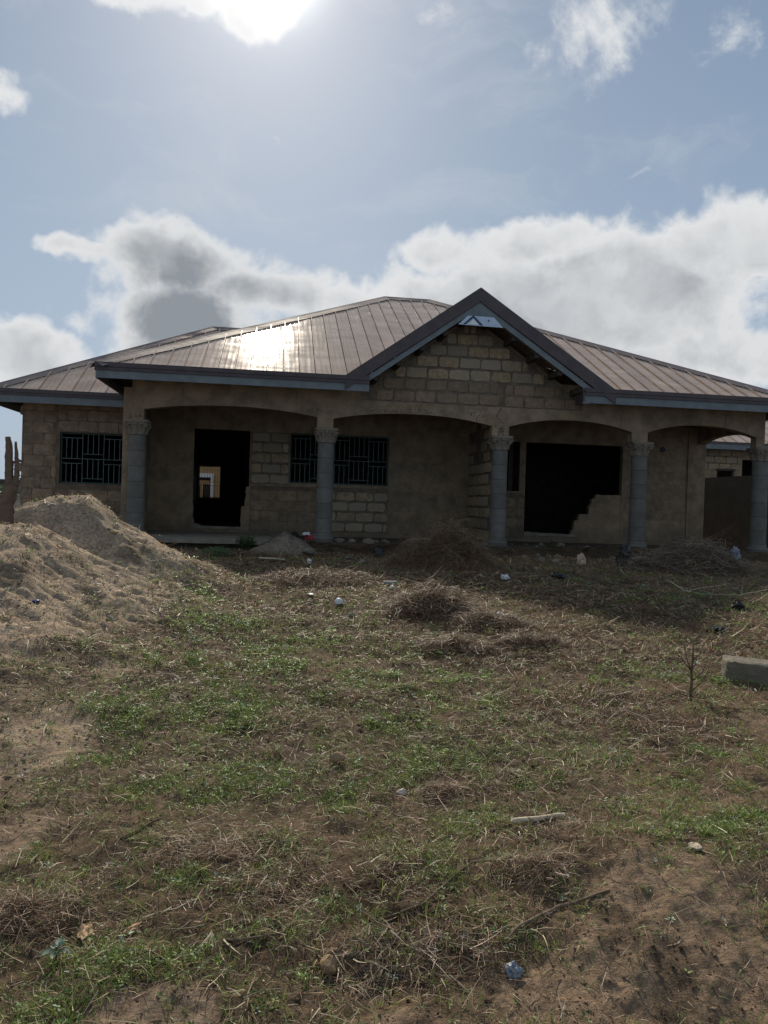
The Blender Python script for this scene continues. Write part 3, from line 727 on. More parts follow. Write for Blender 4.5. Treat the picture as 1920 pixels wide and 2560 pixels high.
# gable roof
gable_roof = empty('gable_roof', parent=house)
gsl = (GZ-EZ)/(GXA-GX0); gsr = (GZ-EZ)/(GX1-GXA)
slope_sheets(gable_roof, (GX0, YE, EZ), (0, 1), (1, 0), gsl, 0, 3.82, lambda u: u*PS/gsl, lambda u: GXA-GX0, nv=6)
slope_sheets(gable_roof, (GX1, YE, EZ), (0, 1), (-1, 0), gsr, 0, 3.82, lambda u: u*PS/gsr, lambda u: GX1-GXA, nv=6)
cap_strip(gable_roof, (GXA, YE-.02, GZ), (GXA, YE+3.8, GZ), ((-1, 0), gsl), ((1, 0), gsr), wd=.16, name='ridge_cap', n=8, lift=.03)
# fascias: dark metal edge above, painted board below
def fascia(x0, x1, y, zt, parent, h1=.125, h2=.155, dirx=True):
    a = MB(); b = MB(); c = MB()
    if dirx:
        a.box(x0, x1, y-.03, y+.02, zt-h1, zt+.035); a.box(x0, x1, y-.05, y-.031, zt-h1*.45, zt+.012)
        b.box(x0+.003, x1-.003, y-.005, y+.03, zt-h1-h2, zt-h1-.002)
    else:
        a.box(y-.03, y+.02, x0, x1, zt-h1, zt+.035); b.box(y-.005, y+.03, x0+.003, x1-.003, zt-h1-h2, zt-h1-.002)
    a.build('eave_trim', M_trim, parent); b.build('fascia_board', M_fascia, parent)
fascia(XL, 1.80, YE, EZ, house); fascia(6.50, XR, YE, EZ+.01, house, h2=.165)
fascia(YE+.03, 19.3, XL, EZ, house, dirx=False)
fascia(YE+.03, YBK, XR, EZ, house, dirx=False)
fascia(WX, XL+.45, WY, WE, house, h1=.11, h2=.17); fascia(WY+.04, WY+2*WT, WX, WE, house, dirx=False)
# flared trim corner and return of the right eave
mb = MB(); mb.box(6.46, 6.50, YE-.02, YE+.42, EZ-.29, EZ-.0); mb.box(6.44, 6.66, YE-.045, YE-.034, EZ-.02, EZ+.03); mb.build('eave_return', M_trim, house)
mb = MB(); mb.box(6.455, 6.62, YE-.022, YE-.008, EZ-.30, EZ-.26); mb.build('eave_return_trim', M_fascia, house)
# barge boards
def barge(xa, za, xb, zb, off0, off1, y0, y1, name, m, parent, ext=0):
    """band between two vertical offsets below the line a-b"""
    mb = MB(); mb.prism([(xa, za-off0), (xa, za-off1), (xb, zb-off1), (xb, zb-off0)], 'y', y0, y1); return mb.build(name, m, parent)
barge(GX0-.02, EZ+.0, GXA, GZ+.03, -.03, .265, YE-.035, YE+.01, 'barge_trim', M_trim, gable_roof)
barge(GXA, GZ+.03, GX1+.05, EZ-.0, -.03, .275, YE-.0351, YE+.0101, 'barge_trim', M_trim, gable_roof)
barge(GX0+.40, EZ+.28, GXA, GZ+.03, .27, .40, YE-.004, YE+.03, 'barge_board', M_fascia, gable_roof)
barge(GXA, GZ+.03, GX1-.42, EZ+.28, .28, .42, YE-.0041, YE+.0301, 'barge_board', M_fascia, gable_roof)
mb = MB(); mb.prism([(GXA-.46, 5.445+.0), (GXA+.52, 5.43), (GXA+.30, 5.64), (GXA-.26, 5.64)], 'y', YE-.012, YE-.006)
pnl = mb.build('gable_panel', M_paleblue, gable_roof)
mb = MB(); mb.prism([(GXA-.26, 5.642), (GXA+.30, 5.642), (GXA, 5.90)], 'y', YE-.012, YE-.006); mb.build('gable_panel', M_fascia, gable_roof)
mb = MB(); mb.prism([(GXA-.36, 5.455), (GXA-.14, 5.655), (GXA+.08, 5.45), (GXA+.01, 5.452), (GXA-.14, 5.60), (GXA-.30, 5.455)], 'y', YE-.016, YE-.0121); mb.build('chevron_emblem', M_navy, pnl)
mb = MB(); mb.prism([(GXA-.24, 5.46), (GXA-.14, 5.56), (GXA-.03, 5.46)], 'y', YE-.016, YE-.0122); mb.build('triangle_emblem', M_white, pnl)
mb = MB(); mb.prism([(GXA+.17, 5.575), (GXA+.215, 5.575), (GXA+.20, 5.53)], 'y', YE-.016, YE-.0123); mb.build('small_mark', M_navy, pnl)
# purlin ends and rafters under the eaves
for i in range(5):
    t = (i+.6)/5.4; x = GXA+(GX1-GXA)*t*.93; z = GZ-(GZ-EZ)*t*.93-.40
    mb = MB(); mb.beam((x-.05, YE+.05, z), (x-.05, YF+.1, z), .09, .12); mb.build('purlin', M_timber, gable_roof)
    t = (i+.6)/5.4; x = GXA-(GXA-GX0)*t*.93; z = GZ-(GZ-EZ)*t*.93-.38
    mb = MB(); mb.beam((x+.05, YE+.05, z), (x+.05, YF+.1, z), .09, .12); mb.build('purlin', M_timber, gable_roof)
def rafters(x0, x1, y0, z0, s, ln, step):
    x = x0
    while x < x1:
        if not (1.4 < x < 6.6 and y0 < 16.5) and x-(XL if y0 < 16.5 else WX) > ln+.1 and XR-x > ln+.1:
            mb = MB(); mb.beam((x, y0+.05, z0-.09), (x, y0+ln, z0-.09+s*ln), .05, .1); mb.build('rafter', M_timber, house)
        x += step
rafters(-3.5, 11.6, YE, EZ, PS, 1.1, .9); rafters(-6.5, -3.5, WY, WE, WS, 1.0, .75)
for k in range(4):
    y = 16.9+.7*k; mb = MB(); mb.beam((XL+.06, y, EZ-.1), (XL+.9, y, EZ-.1+sL*.84), .05, .1); mb.build('rafter', M_timber, house)
    mb = MB(); mb.beam((WX+.06, y+3, WE-.1), (WX+.9, y+3, WE-.1+WS*.84), .05, .1); mb.build('rafter', M_timber, house)

# ================================================================ surroundings
# building behind, seen through the rear window
oh = empty('orange_building', (0, 0, 0), 'orange rendered building with a white window frame seen through the doorway and rear window', 'building')
wall_with_holes('wall', -9, 4.5, 33.0, 33.2, .3, 3.6, [(-3.9, -2.87, .9, 2.60)], M_orange, oh)
mb = MB(); mb.box(-3.98, -2.76, 32.95, 32.999, 2.50, 2.66); mb.box(-2.87, -2.76, 32.95, 32.999, .9, 2.499); mb.box(-3.98, -3.87, 32.95, 32.999, .9, 2.499); mb.build('door_frame', M_white, oh)
mb = MB(); mb.box(-3.865, -2.875, 33.1, 33.14, .9, 2.5); mb.build('door', M_timber, oh)
mb = MB(); mb.box(-3.865, -2.875, 33.06, 33.09, 2.2, 2.36); mb.box(-3.3, -3.2, 33.06, 33.09, .9, 2.19); mb.build('door_rail', M_orange, oh)
mb = MB(); mb.prism([(32.7, 3.6), (39, 5.4), (39, 5.45), (32.7, 3.66)], 'x', -9.3, 4.8); mb.build('roof', M_roof, oh)
# boundary wall to the right
bw = MB(); bw.box(13.0, 13.15, 17.6, 34, .3, 2.72); o = bw.build('boundary_wall', mat('dark_weathered_wall', (0.035, 0.029, 0.024), noise=(2.5, .3, None))); tag(o, 'dark weathered block boundary wall running back beside the right end of the house', 'wall')
# neighbouring houses
def simple_house(label, x0, x1, y0, y1, zg, ze, zr, mroof, wallm, holes, ov=.6, pitchw=.45):
    h = empty('neighbour_house', (0, 0, 0), label, 'house')
    wl = wall_with_holes('wall', x0, x1, y0, y0+.15, zg, ze, holes, wallm, h)
    mb = MB(); mb.box(x0, x0+.15, y0+.16, y1, zg, ze); mb.box(x1-.15, x1, y0+.16, y1, zg, ze); mb.box(x0, x1, y1, y1+.15, zg, ze); mb.build('side_wall', wallm, h)
    rf = empty('roof', parent=h)
    W_ = x1-x0+2*ov; Dd = y1-y0+2*ov; rn = Dd/2; s = (zr-ze)/rn
    ff = lambda u: min(u, W_-u, rn)
    slope_sheets(rf, (x0-ov, y0-ov, ze), (1, 0), (0, 1), s, 0, W_, lambda u: 0, ff, pitch=pitchw, nv=3, m=mroof, minor=False)
    slope_sheets(rf, (x0-ov, y1+ov, ze), (1, 0), (0, -1), s, 0, W_, lambda u: 0, ff, pitch=pitchw*2, nv=3, m=mroof, minor=False)
    slope_sheets(rf, (x0-ov, y0-ov, ze), (0, 1), (1, 0), s, 0, Dd, lambda u: 0, lambda u: min(u, Dd-u), pitch=pitchw*2, nv=3, m=mroof, minor=False)
    slope_sheets(rf, (x1+ov, y0-ov, ze), (0, 1), (-1, 0), s, 0, Dd, lambda u: 0, lambda u: min(u, Dd-u), pitch=pitchw*2, nv=3, m=mroof, minor=False)
    mb = MB(); mb.box(x0-ov, x1+ov, y0-ov-.03, y0-ov+.01, ze-.07, ze+.03); mb.build('eave_trim', M_trim, h)
    mb = MB(); mb.box(x0-ov, x1+ov, y0-ov-.02, y0-ov+.01, ze-.26, ze-.071); mb.build('fascia_board', M_fascia, h)
    mb = MB(); mb.box(x0-ov-.02, x0-ov+.01, y0-ov+.02, y1+ov, ze-.26, ze); mb.build('fascia_board', M_fascia, h)
    return h, wl
nh, nw = simple_house('neighbouring block house with grey-brown metal roof glimpsed between the last two supports', 13.9, 24.0, 27.6, 35, .3, 4.36, 6.6, M_roof, M_wall, [(17.95, 19.4, 2.2, 3.78), (16.9, 17.6, 2.2, 3.32)])
bk = MB(); bk.box(14.0, 17.85, 27.594, 27.61, 3.35, 4.05); bk.build('wall_mortar', M_mortar, nh)
wall_blocks(nw, 14.6, 17.85, 3.47, 3, 27.594, M_block, CHh=.27, hh=.22)
mb = MB(); mb.box(13.95, 23.9, 30, 30.1, .3, 4.3); mb.build('room_partition', M_inner, nh)
mb = MB(); mb.box(16.85, 17.65, 27.57, 27.62, 3.32, 3.40); mb.build('lintel', M_timber, nh)
simple_house('house with a bright red metal roof at the right edge behind the last column', 19.2, 30, 31.0, 39, .3, 5.0, 7.4, M_redroof, M_wall, [(21, 22.4, 2.2, 3.6)])
# far left: walls, bushes, low building
def far_wall(name, label, x0, x1, y, z1, m, cat):
    mb = MB(); mb.box(x0, x1, y, y+.2, .1, z1); mb.box(x0, x1, y-.03, y+.23, z1-.001, z1+.08); return tag(mb.build(name, m), label, cat)
far_wall('block_fence', 'pale rendered boundary wall beyond the pruned tree', -18, -7.6, 30, 1.46, mat('pale_wall', (.42, .38, .32), noise=(2, .2, None)), 'wall')
fb_ = empty('low_building', (0, 0, 0), 'low grey flat-roofed building in the distance behind the pale boundary wall', 'building')
mb = MB(); mb.box(-40, -12, 48, 54, 0, 2.2); mb.build('wall', mat('grey_far_wall', (.22, .23, .25), noise=(1, .2, None)), fb_)
mb = MB(); mb.box(-40.4, -11.6, 47.6, 54.4, 2.2, 2.36); mb.build('roof', M_trim, fb_)
mb = MB()
for i in range(6): mb.box(-38+4*i, -36.8+4*i, 47.97, 48.02, .9, 1.8)
mb.build('window', M_black, fb_)
mb = MB(); mb.box(-8.75, -8.62, 24.0, 24.12, .3, 1.62); tag(mb.build('gate_post', M_timber), 'short dark post between the pruned tree and the house corner', 'post')

# ---------------------------------------------------------------- scatter builders
def ribbons(base, head, length, width, lift, curve, color, nseg=3, roll=None, taper=True):
    """flat bent blades: base (n,3), heading angle, lift = initial elevation angle, curve = change of elevation"""
    n = len(base); roll = RNG.uniform(-.9, .9, n) if roll is None else roll
    V = np.zeros((n, nseg+1, 2, 3)); p = base.copy(); el = lift.copy()
    sd0 = np.stack([-np.sin(head), np.cos(head), np.zeros(n)], -1); hd = head.copy(); kink = RNG.normal(0, .25, n)
    for j in range(nseg+1):
        wv = width*((1-(j/nseg)**1.5*.92) if taper else np.ones(n))
        d = np.stack([np.cos(hd)*np.cos(el), np.sin(hd)*np.cos(el), np.sin(el)], -1)
        sd = np.stack([-np.sin(hd), np.cos(hd), np.zeros(n)], -1); up = np.cross(d, sd)
        ax = sd*np.cos(roll)[:, None]-up*np.sin(roll)[:, None]
        V[:, j, 0] = p-ax*(wv/2)[:, None]; V[:, j, 1] = p+ax*(wv/2)[:, None]
        p = p+d*(length/nseg)[:, None]; el = el+curve/nseg; hd = hd+kink/nseg
    i = np.arange(n)[:, None, None]*(nseg+1)*2; j = np.arange(nseg)[None, :, None]*2
    F = (i+j+np.array([0, 1, 3, 2])[None, None, :]).reshape(-1, 4)
    C = np.repeat(color, (nseg+1)*2, axis=0)
    return V.reshape(-1, 3), F, C
def raw_mesh(name, V, F, C, m):
    me = bpy.data.meshes.new(name); me.vertices.add(len(V)); me.vertices.foreach_set('co', V.astype(np.float32).ravel())
    k = F.shape[1]
    me.loops.add(F.size); me.loops.foreach_set('vertex_index', F.ravel().astype(np.int32)); me.polygons.add(len(F))
    me.polygons.foreach_set('loop_start', np.arange(0, F.size, k, dtype=np.int32)); me.polygons.foreach_set('loop_total', np.full(len(F), k, np.int32))
    me.update(); setcol(me, C); return link_mesh(name, me, m)
def merge(parts):
    V = []; F = []; C = []; o = 0
    for v, f, c in parts: V.append(v); F.append(f+o); C.append(c); o += len(v)
    return np.concatenate(V), np.concatenate(F), np.concatenate(C)
def sample(n, y0, y1, wfun, power=1.35, margin=.62):
    """points over the visible wedge of yard, thinned with distance; keep with probability wfun"""
    out = []; tot = 0
    while tot < n:
        m = n*2; u = RNG.random(m); a = 1-power+1   # pdf ~ y^(1-power)
        y = (y0**(2-power)+(y1**(2-power)-y0**(2-power))*u)**(1/(2-power))
        x = y*.14+(RNG.random(m)*2-1)*(y*margin+.25)
        k = RNG.random(m) < wfun(x, y); out.append(np.stack([x[k], y[k]], -1)); tot += k.sum()
        if len(out) > 40: break
    return np.concatenate(out)[:n]
def cvar(base, n, var=.3, hue=.12):
    v = np.array(base)[None]*RNG.uniform(1-var, 1+var, (n, 1)); return np.clip(v*RNG.uniform(1-hue, 1+hue, (n, 3)), 0.01, .9)
def keep_outside(x, y): return (y < 16.2)
# dry straw litter
def w_straw(x, y):
    b, g, br = masks(x, y); cl = sstep(fbm(x, y, 3.3, 3, 201), .38, .62)
    return np.clip((.50+.50*br)*(1-.82*b)*(.35+.65*cl)*(1-.30*g)+.02, 0, 1)
def straws(n, lm, w0, w1, wf, liftsd, zmax, nseg, y0=1.45, y1=15.8, power=1.35):
    p = sample(n, y0, y1, wf, power); n = len(p); z = H(p[:, 0], p[:, 1]); far = np.clip(p[:, 1]/4.5, .75, 2.3)
    ln = (RNG.gamma(2.4, lm/2.4, n)+.01)*np.clip(far, .85, 1.5); th = RNG.uniform(w0, w1, n)*far*np.clip(ln/.06, .6, 1.3)
    q = RNG.random(n)[:, None]*np.where(p[:, 1] < 4.5, .8, 1.0)[:, None]
    c = np.where(q < .15, cvar((.47, .385, .26), n, .25), np.where(q < .58, cvar((.23, .148, .085), n, .3), cvar((.10, .066, .04), n, .35)))
    warm = sstep(p[:, 1], 4, 9)[:, None]*np.array([[.05, -.03, -.12]])+1; c = c*warm
    return ribbons(np.column_stack([p, z+RNG.random(n)**1.5*zmax]), RNG.uniform(0, 6.283, n), ln, th, RNG.normal(.12, liftsd, n), RNG.normal(-.25, .9, n), c, nseg)
st = merge([straws(115000, .054, .0015, .0036, w_straw, .28, .022, 3), straws(80000, .020, .002, .0042, lambda x, y: np.clip(w_straw(x, y)*1.5+.10, 0, 1), .35, .012, 2),
            straws(6500, .075, .0028, .0055, w_straw, .22, .028, 3, 1.45, 5.5, 1.5)])
o = raw_mesh('dry_straw', *st, M_straw); tag(o, 'dry cut straw and grass litter lying over the yard', kind='stuff')
# green grass
def w_grass(x, y):
    b, g, br = masks(x, y); g = np.maximum(g, .22*sstep(y, 5.5, 4)); cl = sstep(fbm(x, y, 6.0, 4, 301), .44, .66)
    return np.clip((g*.62+.11)*(1-.75*b)*(.16+.84*cl)*(1-.35*br*(1-g)), 0, 1)
tu = sample(16000, 1.45, 13.5, w_grass, power=1.4)
parts = []; k = 6; n = len(tu)*k
p = np.repeat(tu, k, 0)+RNG.normal(0, .022, (n, 2))*np.clip(np.repeat(tu[:, 1], k)/5, .7, 1.6)[:, None]; z = H(p[:, 0], p[:, 1])
hs = np.repeat(RNG.uniform(.6, 1.4, len(tu)), k)
gc = np.where(RNG.random(n)[:, None] < .3, cvar((.28, .35, .08), n, .3), cvar((.15, .22, .05), n, .35))
parts.append(ribbons(np.column_stack([p, z]), RNG.uniform(0, 6.283, n), RNG.uniform(.02, .07, n)*hs, RNG.uniform(.0022, .0045, n)*np.clip(p[:, 1]/5, .8, 1.9), RNG.uniform(.1, 1.2, n), RNG.uniform(-1.5, .1, n), gc, 3))
o = raw_mesh('grass', *merge(parts), M_leaf); tag(o, 'short fresh green grass sprouting in patches through the litter', kind='stuff')
# broad-leaf weeds: little rosettes
def leaves(c, n_leaf, size, col, lift=(.1, .9)):
    m = len(c)*n_leaf; cc = np.repeat(c, n_leaf, 0); s = np.repeat(size, n_leaf)*RNG.uniform(.6, 1.2, m)
    hd = RNG.uniform(0, 6.283, m); el_ = RNG.uniform(*lift, m)
    d = np.stack([np.cos(hd)*np.cos(el_), np.sin(hd)*np.cos(el_), np.sin(el_)], -1); sd = np.stack([-np.sin(hd), np.cos(hd), np.zeros(m)], -1)
    up = np.cross(d, sd); stem = cc+d*(s*.45)[:, None]
    P_ = [stem, stem+d*(s*.35)[:, None]+sd*(s*.26)[:, None]+up*0, stem+d*s[:, None]-np.array([0, 0, .12])*s[:, None], stem+d*(s*.35)[:, None]-sd*(s*.26)[:, None]]
    V = np.stack(P_, 1); V[:, 1] += np.array([0, 0, .12])*s[:, None]; V[:, 3] += np.array([0, 0, .12])*s[:, None]
    i = np.arange(m)[:, None]*4; F = np.concatenate([i+np.array([0, 1, 2, 2]), ], 0)
    F = np.concatenate([i+np.array([[0, 1, 2]]), i+np.array([[0, 2, 3]])], 0)
    return V.reshape(-1, 3), F, np.repeat(np.repeat(col, n_leaf, 0)*RNG.uniform(.7, 1.3, (m, 1)), 4, 0)
wp = sample(7500, 1.5, 13, w_grass, power=1.4); n = len(wp); z = H(wp[:, 0], wp[:, 1])
c_ = np.column_stack([wp, z+RNG.uniform(.004, .035, n)])
lc = np.where(RNG.random(n)[:, None] < .12, cvar((.40, .46, .34), n, .2), np.where(RNG.random(n)[:, None] < .5, cvar((.20, .30, .075), n, .3), cvar((.12, .19, .06), n, .3)))
o = raw_mesh('weeds', *leaves(c_, 5, RNG.uniform(.009, .025, n)*np.clip(wp[:, 1]/4.5, .75, 1.9), lc), M_leaf); tag(o, 'small broad-leaved green weeds spread through the yard', kind='stuff')
# dry leaf bits and soil clods
def w_clod(x, y):
    b, g, br = masks(x, y); return np.clip(.25+.6*b, 0, 1)*sstep(fbm(x, y, 4.5, 3, 401), .35, .65)
cp = sample(15000, 1.5, 13, w_clod, power=1.4); n = len(cp); z = H(cp[:, 0], cp[:, 1])
s = RNG.gamma(1.1, .0024, n)+.001; s *= np.clip(cp[:, 1]/4, .8, 1.6)
oct_ = np.array([(1, 0, 0), (0, 1, 0), (-1, 0, 0), (0, -1, 0), (0, 0, .8), (0, 0, -.6)]); of = np.array([(0, 1, 4), (1, 2, 4), (2, 3, 4), (3, 0, 4), (1, 0, 5), (2, 1, 5), (3, 2, 5), (0, 3, 5)])
V = np.column_stack([cp, z+s*.3])[:, None, :]+oct_[None]*s[:, None, None]*RNG.uniform(.5, 1.4, (n, 6, 1))
F = (np.arange(n)[:, None, None]*6+of[None]).reshape(-1, 3)
cc = soil_color(cp[:, 0], cp[:, 1])*RNG.uniform(.75, 1.35, (n, 1))
o = raw_mesh('soil_crumbs', V.reshape(-1, 3), F, np.repeat(cc, 6, 0), M_soil); tag(o, 'soil crumbs and grit scattered over the bare earth', kind='stuff')

# ---------------------------------------------------------------- brush piles
def brush(px, py, wx, wy, ht, n, label, group='heaps of dry cut brush', colr=((.175, .112, .068), (.33, .24, .15)), lmax=.5, name='brush_pile', cat='brush pile', thick=.0035, px_is_world=False):
    cx, cy, cz = (px, py, float(H(px, py))) if px_is_world else G(px, py)
    r_ = np.sqrt(RNG.random(n))*RNG.uniform(.5, 1, n)**.5; a = RNG.uniform(0, 6.283, n)
    x = cx+r_*np.cos(a)*wx; y = cy+r_*np.sin(a)*wy
    lump = .15+1.7*fbm(x*1.0, y, 5.0/max(wx, .5)*1.0, 4, 500+int(px*7) % 90, .6)
    prof = ht*np.clip(1-r_**1.5, 0, 1)*lump
    z = H(x, y)+prof*RNG.random(n)**.35
    ln = RNG.gamma(3, lmax/7, n)+.03; tw = RNG.random(n)
    c_ = np.where(tw[:, None] < .28, cvar(colr[1], n, .3), cvar(colr[0], n, .4))
    hd = RNG.uniform(0, 6.283, n)
    V, F, C = ribbons(np.column_stack([x, y, z]), hd, ln, RNG.uniform(.5, 1.6, n)*thick, RNG.normal(.0, .3, n)-.1, RNG.normal(-.15, .6, n), c_, 3, taper=True)
    # dark matted core so that the heap is not see-through
    gx, gy = np.meshgrid(np.linspace(-1, 1, 34), np.linspace(-1, 1, 26)); rr = np.sqrt(gx**2+gy**2)
    X = cx+gx*wx; Y = cy+gy*wy; lm = .15+1.7*fbm(X, Y, 5.0/max(wx, .5), 4, 500+int(px*7) % 90, .6)
    Zc = H(X, Y)+ht*.62*np.clip(1-rr**1.5, -.1, 1)*lm*(1+.35*(fbm(X, Y, 14, 2, 9)-.5))-.012
    i = np.arange(X.size).reshape(X.shape); q = np.stack([i[:-1, :-1], i[:-1, 1:], i[1:, 1:], i[1:, :-1]], -1).reshape(-1, 4)
    V2 = np.stack([X, Y, Zc], -1).reshape(-1, 3); C2 = cvar(np.array(colr[0])*.55, X.size, .3)
    o = raw_mesh(name, *merge([(V, F, C), (V2, q, C2)]), M_straw); o.data.materials.append(M_soil)
    mi = np.zeros(len(o.data.polygons), np.int32); mi[len(F):] = 1; o.data.polygons.foreach_set('material_index', mi)
    return tag(o, label, cat, group)
brush(1110, 1425, .98, .5, .74, 10000, 'tallest heap of dry brush, in front of the third column', lmax=.45)
brush(1730, 1436, 1.3, .5, .62, 7500, 'long heap of dry twigs in front of the last two columns', lmax=.6, thick=.005, colr=((.17, .125, .09), (.38, .31, .22)))
brush(1080, 1540, .58, .33, .33, 5200, 'low dark heap of brush with long pale stalks lying across it, mid yard', lmax=.4)
brush(1225, 1562, .6, .34, .18, 3200, 'flattened brown straw heap just right of the heap with long stalks', lmax=.25)
brush(1140, 1622, .46, .22, .17, 1800, 'small mat of brown straw nearest below the heap with long stalks', lmax=.2)
brush(1330, 1618, .46, .16, .15, 1500, 'thin ridge of straw with a pale tuft, right of the small straw mat', lmax=.2)
brush(560, 1470, .38, .3, .12, 1500, 'brown straw clump at the right foot of the sand mound', lmax=.2) if False else None
brush(790, 1450, 1.05, .6, .17, 6500, 'wide brown mat of raked straw between the sand mound and the tall brush heap', lmax=.22)
brush(1330, 2170, .2, .12, .07, 900, 'small dark brown root clump below the pale stick', lmax=.12, thick=.002)
brush(1100, 1985, .16, .1, .05, 600, 'tiny dark straw tuft left of the pale stick', lmax=.10, thick=.002)
brush(530, 2130, .30, .16, .05, 900, 'dark matted straw tuft in the lower left of the yard', lmax=.14, thick=.002)
brush(60, 2290, .25, .15, .06, 900, 'dark matted straw clump at the lower left edge of the picture', lmax=.14, thick=.002)
brush(1000, 2400, .34, .16, .03, 420, 'loose fan of grey straw left of the crumpled blue bag', lmax=.14, thick=.003, colr=((.15, .11, .075), (.36, .29, .2)))
brush(880, 1745, .3, .2, .05, 800, 'faint brown straw patch among the green grass mid yard', lmax=.12, thick=.002)
# ---------------------------------------------------------------- stones and rubble
def stone(name, x, y, z, sx, sy, sz, m, label, cat='stone', group=None, seed=0, rot=None, sub=2, ang=.25):
    import bmesh
    bm = bmesh.new(); bmesh.ops.create_icosphere(bm, subdivisions=sub, radius=1)
    rr = random.Random(seed)
    pl = [Vector((rr.uniform(-1, 1), rr.uniform(-1, 1), rr.uniform(-1, 1))).normalized() for _ in range(9)]
    for v in bm.verts:
        for q in pl:
            d = v.co.dot(q)-rr.uniform(.62, .70)
            if d > 0: v.co -= q*d*.9
        v.co += Vector((rr.uniform(-1, 1), rr.uniform(-1, 1), rr.uniform(-1, 1)))*.03
        v.co.x *= sx; v.co.y *= sy; v.co.z *= sz
    me = bpy.data.meshes.new(name); bm.to_mesh(me); bm.free(); me.materials.append(m)
    o = bpy.data.objects.new(name, me); COL.objects.link(o); o.location = (x, y, z+sz*.35); o.rotation_euler = (rr.uniform(-ang, ang), rr.uniform(-ang, ang), rr.uniform(0, 3) if rot is None else rot)
    return tag(o, label, cat, group)
x, y, z = G(819, 2436); stone('stone', x, y, z+.018, .048, .034, .034, M_stone, 'large angular tan stone in the foreground left of the blue bag', seed=3)
x, y, z = G(842, 1908); stone('stone', x, y, z+.018, .052, .036, .034, M_stone, 'rounded orange-brown stone on the green patch mid yard', seed=4)
x, y, z = G(720, 1957); stone('stone', x, y, z, .016, .014, .016, M_whiteplastic, 'small white pebble standing up in the grass below the orange stone', seed=5)
x, y, z = G(1006, 1984); stone('stone', x, y, z, .038, .026, .018, mat('grey_stone', (.42, .38, .33), noise=(30, .3, None)), 'pale grey crumpled stone above the watermark level, mid yard'.replace(' above the watermark level,', ' lump in thin grass,'), seed=6)
x, y, z = G(1740, 2122); stone('stone', x, y, z, .055, .03, .018, mat('beige_stone', (.36, .30, .23), noise=(30, .3, None)), 'flat pale stone half buried near the right side below the hole', seed=7)
x, y, z = G(880, 1545); stone('stone', x, y, z, .055, .04, .045, M_rubble, 'round grey stone just below the white ball', seed=8)
x, y, z = G(780, 1508); stone('stone', x, y, z, .065, .05, .03, M_twig, 'dark brown earth lump left of the white ball', seed=9)
x, y, z = G(318, 1990); stone('stone', x, y, z, .03, .025, .018, M_stone, 'small brown stone on bare soil at left', seed=10)
x, y, z = G(480, 1600); stone('stone', x, y, z, .05, .04, .03, M_slab, 'grey-brown clod at the foot of the mound slope', seed=12)
x, y, z = G(275, 1552); stone('stone', x, y, z, .05, .04, .04, M_slab, 'dark earthy clod high on the mound slope', seed=13)
x, y, z = G(772, 1386); stone('stone', x, y, z+.02, .15, .1, .09, M_rubble, 'block fragment on the front slope of the small grey heap', seed=14)
# rubble line on the porch edge
RUB = [(-.2, .07, 'broken block lump left of the second column on the porch edge'), (1.35, .11, 'leaning block shard just right of the second column'), (1.62, .09, 'second lump right of the second column'), (1.95, .14, 'brownish rubble lump under the right half of the grille window'),
       (2.32, .10, 'lump with an orange fleck under the grille window edge'), (2.95, .15, 'pale flat rubble lump left of the peaked one'), (3.28, .17, 'peaked pale rubble lump behind the tall brush heap'), (3.62, .13, 'low rubble lump right of the peaked one'),
       (3.95, .15, 'grey rubble lump behind the top of the tall brush heap'), (4.35, .14, 'rounded rubble lump left of the third column'), (4.6, .10, 'small rubble lump touching the third column')]
for i, (x, s, lb) in enumerate(RUB):
    stone('rubble_lump', x, 16.42+random.uniform(-.06, .1), .74, s*1.15, s*.9, s*.75, M_rubble, lb, 'rubble', 'broken block rubble along the porch edge', seed=30+i)
RUB2 = [(1350, 1402, .11, 'flat pale rubble slab before the dark porch edge'), (1392, 1404, .09, 'grey rubble piece left of the pointed tan sack'), (1420, 1396, .07, 'small dark rubble piece behind the pointed tan sack'), (1520, 1395, .10, 'rubble piece right of the pointed tan sack'),
        (1545, 1415, .09, 'mossy pale rubble piece left of the black bag'), (1600, 1375, .12, 'grey slab leaning against the fourth column base'), (1560, 1356, .12, 'tilted pale slab on top of the black bag'), (1500, 1372, .1, 'broad flat rubble on the porch edge left of the fourth column'),
        (1750, 1435, .05, 'yellowish stone at the foot of the long twig heap'), (1842, 1438, .055, 'white rounded stone right of the long twig heap'), (870, 1398, .09, 'low rubble lump below the hollow right of the second column'), (905, 1410, .1, 'flat pale shard below the dark hollow'), (1200, 1440, .05, 'small pale lump right of the tall brush heap')]
for i, (px, py, s, lb) in enumerate(RUB2):
    x, y, z = G(px, py); stone('rubble_lump', x, y, z, s*1.3, s*.9, s*.55, M_rubble, lb, 'rubble', 'loose rubble in front of the porch', seed=60+i)
for i in range(60):
    s = random.uniform(.03, .10)
    if i < 26: x = random.uniform(-.3, 11); y = random.uniform(14.9, 15.9); z = float(H(x, y))
    else: x = random.uniform(1.3, 11.0); y = random.uniform(16.38, 17.6); z = .73
    stone('rubble_chip', x, y, z, s*1.3, s, s*.7, M_rubble, 'small dull rubble chip in the shade before the porch' if i < 26 else 'small dull rubble chip strewn on the dirty porch floor', 'rubble', 'rubble chips in the shade before the porch' if i < 26 else 'rubble chips on the porch floor', seed=100+i, sub=1)
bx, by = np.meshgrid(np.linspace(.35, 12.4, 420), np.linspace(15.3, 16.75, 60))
bz = h_base(bx, by)-.05+(.10+.26*fbm(bx, by, 1.3, 3, 801)*1.0)*np.clip(np.sin(np.clip((by-15.3)/1.45, 0, 1)*math.pi*.75), 0, 1)+(fbm(bx, by, 7, 4, 803)-.5)*.14
